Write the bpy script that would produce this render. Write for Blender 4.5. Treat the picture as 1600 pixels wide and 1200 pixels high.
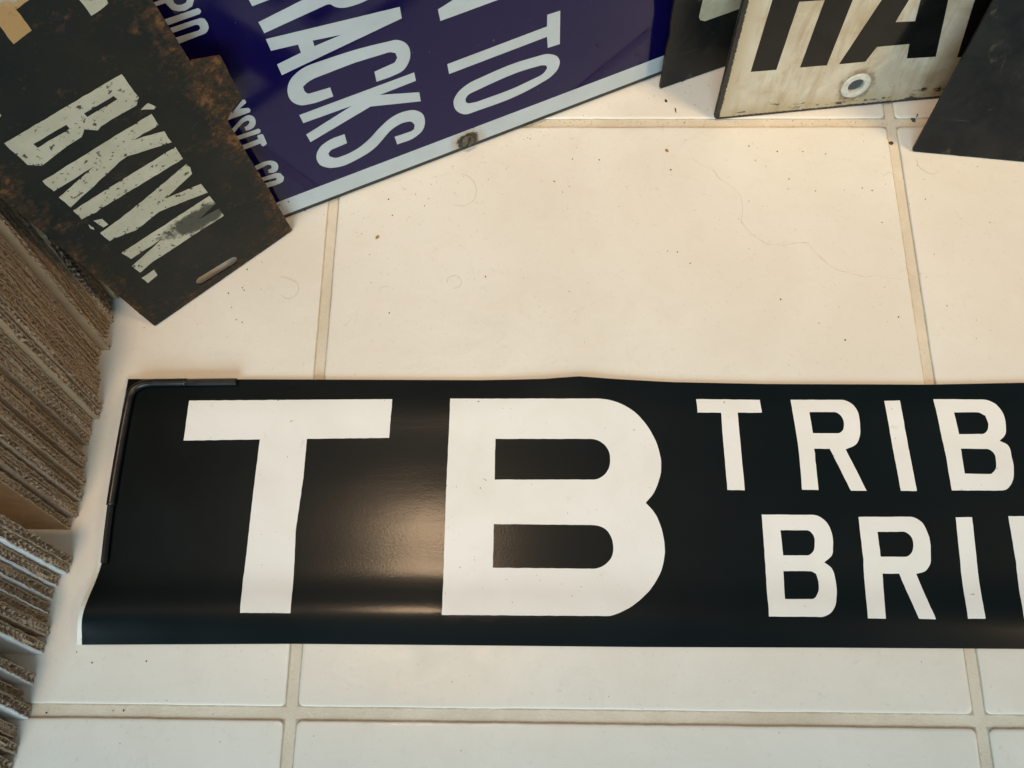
import bpy, bmesh, math, random
from mathutils import Vector, Matrix, noise
from mathutils.geometry import delaunay_2d_cdt

for o in list(bpy.data.objects):
    bpy.data.objects.remove(o)
scene = bpy.context.scene
COL = scene.collection
R = math.radians

# ------------------------------------------------------------------ camera
cam_d = bpy.data.cameras.new('camera')
cam = bpy.data.objects.new('camera', cam_d)
COL.objects.link(cam)
cam_d.sensor_fit = 'HORIZONTAL'
cam_d.sensor_width = 36.0
cam_d.lens = 27.0
cam_d.clip_start = 0.01
cam_d.clip_end = 50.0
right = Vector((0.9998499, 0.0089617, -0.0148292))
down = Vector((0.0044194, -0.9594504, -0.2818428))
fwd = Vector((-0.0167537, 0.2817349, -0.9593460))
m = Matrix.Identity(4)
for i in range(3):
    m[i][0] = right[i]
    m[i][1] = -down[i]
    m[i][2] = -fwd[i]
m[0][3], m[1][3], m[2][3] = 0.112304, 0.049027, 0.398876
cam.matrix_world = m
scene.camera = cam

# ------------------------------------------------------------------ light
world = bpy.data.worlds.new('World')
scene.world = world
world.use_nodes = True
bg = world.node_tree.nodes['Background']
bg.inputs['Color'].default_value = (0.62, 0.87, 1.0, 1)
bg.inputs['Strength'].default_value = 0.20


def lamp(name, kind, loc, aim, energy, color, **kw):
    d = bpy.data.lights.new(name, kind)
    d.energy = energy
    d.color = color
    for k, v in kw.items():
        setattr(d, k, v)
    o = bpy.data.objects.new(name, d)
    COL.objects.link(o)
    o.location = loc
    o.rotation_euler = (Vector(aim) - Vector(loc)).to_track_quat('-Z', 'Y').to_euler()
    return o


# warm ceiling lamp overhead, and the window in front of the signs
lamp('ceiling_lamp', 'SPOT', (-0.20, 0.24, 2.2), (0.06, 0.58, 0.0), 70.0, (1.0, 0.68, 0.41),
     spot_size=R(32.8), spot_blend=0.12, shadow_soft_size=0.12)  # cone edge stands in for the camera holder's shadow at lower right
lamp('side_fill', 'SPOT', (1.30, -0.10, 1.05), (0.22, 0.46, 0.0), 60.0, (1.0, 0.71, 0.38),
     spot_size=R(34), spot_blend=0.75, shadow_soft_size=0.28)  # added fill for warm light from the right, its source unseen
lamp('window_light', 'AREA', (-0.30, -1.9, 1.12), (0.0, 0.15, 0.0), 40.0, (0.68, 0.92, 1.0),
     shape='RECTANGLE', size=1.5, size_y=1.1)

vs = scene.view_settings
vs.view_transform = 'Standard'
vs.look = 'None'
vs.exposure = 0.13
vs.gamma = 1.0

# ------------------------------------------------------------------ traced sizes, millimetres
BANNER_LETTERS = [('t',[[(-68.43,155.41),(41.2,156.79),(40.62,135.56),(-2.99,134.76),(-3.02,113.53),(-4.56,87.0),(-2.98,46.34),(-27.84,46.24),(-28.97,62.45),(-28.67,84.37),(-28.04,134.37),(-68.56,133.48)]]),('b',[[(72.37,157.23),(150.39,157.52),(152.79,157.46),(155.18,157.22),(157.55,156.81),(159.87,156.21),(162.11,155.43),(163.99,154.61),(165.8,153.65),(167.54,152.56),(169.21,151.37),(170.8,150.09),(172.43,148.56),(173.95,146.92),(175.37,145.18),(176.67,143.36),(177.88,141.48),(178.9,139.74),(179.83,137.94),(180.66,136.09),(181.39,134.21),(182.01,132.28),(182.57,130.11),(183.02,127.91),(183.32,125.68),(183.46,123.44),(183.4,121.2),(183.24,119.62),(182.99,118.06),(182.66,116.51),(182.25,114.97),(181.76,113.47),(181.21,111.99),(180.6,110.54),(179.91,109.13),(179.14,107.76),(178.29,106.45),(177.61,105.56),(176.88,104.72),(176.11,103.9),(175.34,103.09),(174.59,102.26),(175.65,100.99),(176.76,99.75),(177.84,98.49),(178.84,97.19),(179.71,95.8),(180.49,94.17),(181.12,92.46),(181.64,90.72),(182.07,88.95),(182.45,87.17),(182.75,85.6),(183.01,84.02),(183.21,82.43),(183.32,80.84),(183.34,79.24),(183.24,77.4),(183.02,75.57),(182.69,73.75),(182.25,71.95),(181.7,70.18),(181.07,68.54),(180.34,66.94),(179.52,65.38),(178.61,63.86),(177.64,62.38),(176.49,60.83),(175.26,59.34),(173.94,57.91),(172.57,56.54),(171.13,55.24),(169.5,53.88),(167.8,52.59),(166.05,51.39),(164.23,50.3),(162.36,49.33),(160.49,48.46),(158.57,47.65),(156.62,46.98),(154.64,46.52),(152.63,46.35),(71.84,46.2),(71.77,105.09)],[(96.93,135.34),(146.72,135.63),(147.79,135.58),(148.85,135.42),(149.89,135.16),(150.89,134.8),(151.85,134.34),(152.85,133.71),(153.79,132.96),(154.63,132.11),(155.37,131.17),(155.99,130.15),(156.44,129.13),(156.77,128.05),(156.98,126.94),(157.1,125.8),(157.12,124.67),(157.04,123.51),(156.86,122.36),(156.58,121.22),(156.19,120.12),(155.68,119.08),(155.11,118.16),(154.45,117.29),(153.71,116.49),(152.9,115.79),(152.01,115.19),(151.18,114.77),(150.3,114.45),(149.39,114.21),(148.46,114.06),(147.54,114.01),(96.76,113.68)],[(96.73,90.85),(147.06,90.73),(148.23,90.68),(149.39,90.54),(150.54,90.3),(151.63,89.92),(152.65,89.41),(153.57,88.75),(154.39,87.96),(155.11,87.08),(155.74,86.13),(156.28,85.13),(156.71,84.1),(157.03,83.02),(157.24,81.9),(157.36,80.77),(157.38,79.65),(157.31,78.52),(157.15,77.38),(156.89,76.27),(156.51,75.2),(156.0,74.18),(155.4,73.32),(154.71,72.51),(153.94,71.77),(153.1,71.11),(152.21,70.54),(151.17,70.01),(150.08,69.6),(148.94,69.3),(147.79,69.11),(146.63,69.05),(96.57,69.12)]]),('t',[[(203.73,157.62),(237.35,157.39),(237.94,150.25),(225.2,150.31),(225.74,109.05),(216.84,109.11),(216.39,150.14),(204.0,150.2)]]),('r',[[(253.76,157.47),(279.84,157.6),(281.0,157.54),(282.14,157.34),(283.23,157.0),(284.26,156.53),(285.19,155.93),(286.01,155.21),(286.73,154.38),(287.35,153.44),(287.88,152.45),(288.32,151.41),(288.72,149.98),(288.91,148.47),(288.94,146.91),(288.89,145.34),(288.81,143.79),(288.76,142.65),(288.7,141.51),(288.58,140.37),(288.38,139.24),(288.07,138.12),(287.73,137.19),(287.34,136.25),(286.89,135.35),(286.36,134.5),(285.73,133.72),(284.72,132.89),(283.58,132.28),(282.35,131.79),(281.11,131.33),(279.9,130.81),(287.98,109.1),(279.97,109.17),(271.65,131.01),(263.62,131.09),(263.47,109.42),(255.08,109.49),(255.17,113.5),(255.28,117.54),(255.39,121.6),(255.45,125.69),(255.45,129.79),(255.27,135.27),(254.94,140.75),(254.5,146.25),(254.07,151.81)],[(262.95,150.77),(275.92,150.83),(276.74,150.73),(277.52,150.43),(278.23,149.99),(278.86,149.43),(279.4,148.81),(279.85,148.04),(280.16,147.19),(280.35,146.27),(280.43,145.32),(280.41,144.37),(280.31,143.28),(280.07,142.2),(279.59,141.22),(278.86,140.32),(277.95,139.61),(276.95,139.32),(263.72,139.37)]]),('i',[[(303.17,157.07),(311.38,157.37),(313.58,109.28),(305.45,109.22)]]),('b',[[(329.19,158.25),(354.71,158.11),(355.98,158.03),(357.21,157.8),(358.39,157.44),(359.5,156.94),(360.52,156.31),(361.4,155.6),(362.18,154.77),(362.88,153.85),(363.47,152.86),(363.98,151.8),(364.48,150.29),(364.76,148.67),(364.88,146.98),(364.85,145.27),(364.71,143.57),(364.62,142.68),(364.53,141.78),(364.38,140.89),(364.14,140.01),(363.77,139.18),(363.2,138.39),(362.5,137.69),(361.73,137.06),(360.93,136.43),(360.17,135.78),(360.98,135.37),(361.82,135.01),(362.65,134.62),(363.4,134.16),(364.03,133.56),(364.64,132.42),(364.92,131.09),(364.99,129.64),(364.97,128.17),(364.98,126.72),(365.03,125.26),(365.05,123.78),(365.0,122.3),(364.85,120.82),(364.59,119.34),(364.33,118.21),(364.03,117.08),(363.67,115.96),(363.21,114.88),(362.64,113.84),(361.86,112.71),(360.98,111.66),(359.95,110.8),(358.74,110.18),(357.46,109.81),(356.18,109.69),(331.4,109.64),(331.21,129.0)],[(338.83,151.03),(350.98,151.1),(351.87,150.96),(352.68,150.61),(353.44,150.14),(354.19,149.64),(354.96,149.2),(355.18,148.2),(355.46,147.2),(355.71,146.2),(355.84,145.19),(355.77,144.15),(355.49,142.89),(355.03,141.67),(354.27,140.63),(353.46,140.0),(352.56,139.54),(351.64,139.36),(339.7,139.29)],[(339.48,131.54),(352.79,131.49),(353.99,131.25),(355.04,130.63),(355.88,129.77),(356.31,128.94),(356.53,127.98),(356.58,126.94),(356.54,125.87),(356.45,124.82),(356.38,123.99),(356.29,123.16),(356.13,122.32),(355.88,121.52),(355.49,120.75),(354.73,119.85),(353.82,119.06),(352.9,118.28),(339.37,118.32)]]),('b',[[(233.36,96.62),(259.3,96.69),(260.58,96.55),(261.81,96.16),(262.96,95.58),(264.02,94.84),(264.96,94.01),(265.66,93.21),(266.26,92.31),(266.77,91.35),(267.19,90.35),(267.55,89.32),(267.91,87.87),(268.11,86.36),(268.16,84.83),(268.1,83.28),(267.95,81.74),(267.84,80.67),(267.71,79.59),(267.51,78.53),(267.2,77.5),(266.72,76.53),(266.06,75.7),(265.26,74.99),(264.38,74.34),(263.48,73.71),(262.62,73.05),(263.34,72.51),(264.09,71.99),(264.82,71.47),(265.49,70.89),(266.06,70.21),(266.63,69.11),(266.97,67.88),(267.14,66.59),(267.23,65.27),(267.3,63.96),(267.35,62.51),(267.31,61.04),(267.19,59.57),(266.98,58.09),(266.68,56.63),(266.47,55.72),(266.26,54.81),(266.0,53.9),(265.68,53.02),(265.27,52.16),(264.73,51.27),(264.12,50.42),(263.44,49.61),(262.69,48.88),(261.86,48.26),(260.88,47.73),(259.83,47.35),(258.74,47.09),(257.65,46.94),(256.56,46.9),(232.35,46.9),(233.21,71.09)],[(242.2,88.78),(255.57,88.88),(256.68,88.58),(257.61,87.84),(258.34,86.91),(258.73,86.09),(258.93,85.18),(258.99,84.21),(258.94,83.22),(258.83,82.25),(258.72,81.4),(258.57,80.53),(258.34,79.69),(258.0,78.89),(257.5,78.19),(256.6,77.34),(255.54,76.69),(254.41,76.43),(242.44,76.34)],[(241.99,68.64),(255.41,68.76),(256.41,68.49),(257.29,67.89),(258.17,67.3),(258.31,66.5),(258.46,65.72),(258.61,64.93),(258.71,64.13),(258.75,63.32),(258.75,62.29),(258.71,61.24),(258.58,60.2),(258.3,59.19),(257.82,58.24),(257.27,57.44),(256.63,56.65),(255.9,55.96),(255.11,55.48),(254.27,55.29),(241.14,55.29)]]),('r',[[(282.22,95.79),(307.83,96.09),(309.09,95.99),(310.3,95.67),(311.45,95.18),(312.49,94.53),(313.43,93.77),(314.26,92.81),(314.9,91.7),(315.41,90.48),(315.81,89.21),(316.16,87.93),(316.54,85.92),(316.66,83.85),(316.6,81.73),(316.41,79.61),(316.15,77.5),(316.05,76.57),(315.96,75.63),(315.84,74.7),(315.63,73.79),(315.29,72.9),(314.87,72.13),(314.37,71.38),(313.8,70.67),(313.17,70.03),(312.48,69.46),(311.58,68.94),(310.62,68.59),(309.61,68.34),(308.6,68.1),(307.6,67.82),(313.27,46.32),(305.12,46.46),(299.26,67.87),(291.02,67.91),(288.96,46.31),(280.33,46.45),(282.33,74.93)],[(290.93,88.44),(303.89,88.54),(304.67,88.44),(305.4,88.17),(306.07,87.76),(306.67,87.26),(307.18,86.69),(307.71,85.82),(308.04,84.8),(308.18,83.71),(308.17,82.58),(308.03,81.47),(307.76,80.25),(307.33,79.06),(306.64,78.0),(305.72,77.1),(304.64,76.41),(303.49,76.13),(291.11,76.15)]]),('i',[[(331.32,95.91),(339.49,96.09),(337.26,46.75),(328.87,46.68)]]),('d',[[(357.74,96.69),(382.26,96.87),(383.9,96.67),(385.42,96.11),(386.81,95.28),(388.06,94.26),(389.19,93.16),(390.4,91.42),(391.21,89.4),(391.73,87.21),(392.11,84.94),(392.47,82.71),(392.85,80.24),(393.1,77.74),(393.2,75.22),(393.16,72.67),(392.96,70.12),(392.62,67.62),(392.12,65.11),(391.43,62.61),(390.53,60.14),(389.39,57.7),(388.56,56.05),(387.7,54.37),(386.75,52.75),(385.65,51.24),(384.33,49.92),(383.26,49.06),(382.13,48.25),(380.95,47.57),(379.76,47.1),(378.56,46.91),(355.93,46.71),(357.9,74.39)],[(365.59,89.0),(378.48,89.1),(379.5,88.97),(380.42,88.59),(381.27,88.04),(382.03,87.39),(382.72,86.69),(383.57,85.45),(384.11,84.0),(384.43,82.42),(384.64,80.8),(384.85,79.19),(385.05,77.18),(385.11,75.13),(385.05,73.07),(384.89,70.99),(384.65,68.92),(384.46,67.33),(384.24,65.73),(383.94,64.14),(383.5,62.56),(382.87,61.0),(382.41,60.05),(381.91,59.1),(381.35,58.17),(380.7,57.3),(379.93,56.51),(379.19,55.88),(378.39,55.27),(377.56,54.75),(376.71,54.39),(375.88,54.25),(365.04,54.16)]])]
BANNER_LEFT = [(-104.68,168.18),(-103.94,150.21),(-103.55,133.59),(-103.45,116.23),(-103.37,99.91),(-103.05,84.12),(-102.43,69.4),(-103.21,62.11),(-103.74,55.52),(-103.89,50.9),(-104.3,46.65),(-104.82,42.42),(-105.13,38.8),(-105.53,30.46)]
BANNER_TOP = [(-103.82,167.67),(1.2,167.78),(88.05,167.8),(122.61,168.49),(141.56,169.93),(160.49,168.66),(191.43,167.17),(242.73,166.34),(329.17,166.39),(378.85,167.7)]
BANNER_BOT = [(-106.16,30.6),(-0.4,31.88),(75.2,32.0),(169.06,32.01),(262.17,32.62),(354.53,32.92)]
KEY_PATH = [(-43.26,165.74),(-57.9,165.49),(-70.11,165.25),(-81.63,165.01),(-89.3,164.8),(-94.4,163.85),(-98.19,161.45),(-99.92,157.42),(-100.12,152.37),(-100.7,139.7),(-100.93,125.82),(-100.99,111.51),(-101.0,98.84),(-100.65,85.76),(-99.94,69.74)]
FRAMES = {'bk':[[-0.09385,0.19846,0.0],[0.771429,0.636316,0.0],[-0.055459,0.067234,0.996195]],'bl':[[-0.02206,0.26715,0.0],[0.914711,0.404108,0.0],[-0.056241,0.127303,0.990268]],'ha':[[0.2251,0.33145,0.0],[0.993926,0.11005,0.0],[-0.023819,0.215125,0.976296]],'dk':[[0.33947,0.30969,0.0],[0.993841,-0.11082,0.0],[0.036992,0.331751,0.942641]],'d2':[[0.19357,0.35315,0.0],[0.927857,0.372936,0.0],[-0.037364,0.09296,0.994969]]}
BK_LETTERS = [('b',[[(17.42,144.41),(68.85,142.97),(68.87,129.76),(66.09,127.13),(49.74,127.9),(47.41,126.97),(43.63,130.78),(40.69,128.25),(31.69,128.39),(21.34,126.93),(17.57,130.92)],[(47.86,137.01),(61.01,136.51),(61.37,134.13),(47.71,134.74)],[(24.97,137.46),(39.59,137.0),(39.44,134.56),(24.94,134.98)]]),('apostrophe',[[(66.24,124.18),(70.35,124.96),(72.37,120.87),(71.06,120.67)]]),('k',[[(16.71,120.59),(68.89,119.53),(68.58,112.68),(55.96,113.41),(68.71,108.31),(68.33,100.91),(49.61,107.73),(45.93,107.53),(16.66,101.41),(16.5,109.22),(36.81,112.74),(16.87,113.29)]]),('l',[[(16.58,99.13),(68.57,97.58),(68.02,89.44),(24.79,91.53),(22.9,91.04),(18.85,91.96),(16.17,92.29)],[(16.53,87.75),(17.07,84.63),(16.57,83.1),(15.81,85.12)],[(19.38,88.1),(22.63,85.86),(22.56,81.35),(20.18,81.3),(19.63,85.31)]]),('y',[[(67.82,85.63),(68.4,82.79),(67.26,78.84),(50.35,74.82),(67.67,70.16),(67.79,62.88),(44.09,70.24),(30.11,68.52),(20.13,71.86),(17.5,72.14),(17.3,79.53),(25.27,79.88),(38.2,81.13)]]),('n',[[(17.24,61.33),(67.44,60.25),(67.47,53.43),(56.29,50.69),(67.3,48.96),(67.27,42.67),(24.98,44.06),(16.4,42.46),(15.74,49.54),(36.43,53.91),(18.22,54.37)]]),('stop',[[(15.08,38.59),(22.08,38.32),(21.41,33.62),(15.2,32.83)]]),('bar',[[(49.7,194.63),(63.44,193.73),(66.21,185.74),(59.61,185.64),(53.73,185.11),(53.09,176.18),(45.25,175.41),(46.01,186.92)]]),('bar',[[(72.9,182.6),(83.02,182.25),(80.59,170.02),(72.95,169.55),(72.78,177.16)]]),('bar',[[(24.78,159.33),(24.58,156.35),(24.31,154.8),(23.05,154.4),(20.41,155.14)]])]
BK_SLOT = [(36.12,9.7),(55.57,7.93)]
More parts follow.
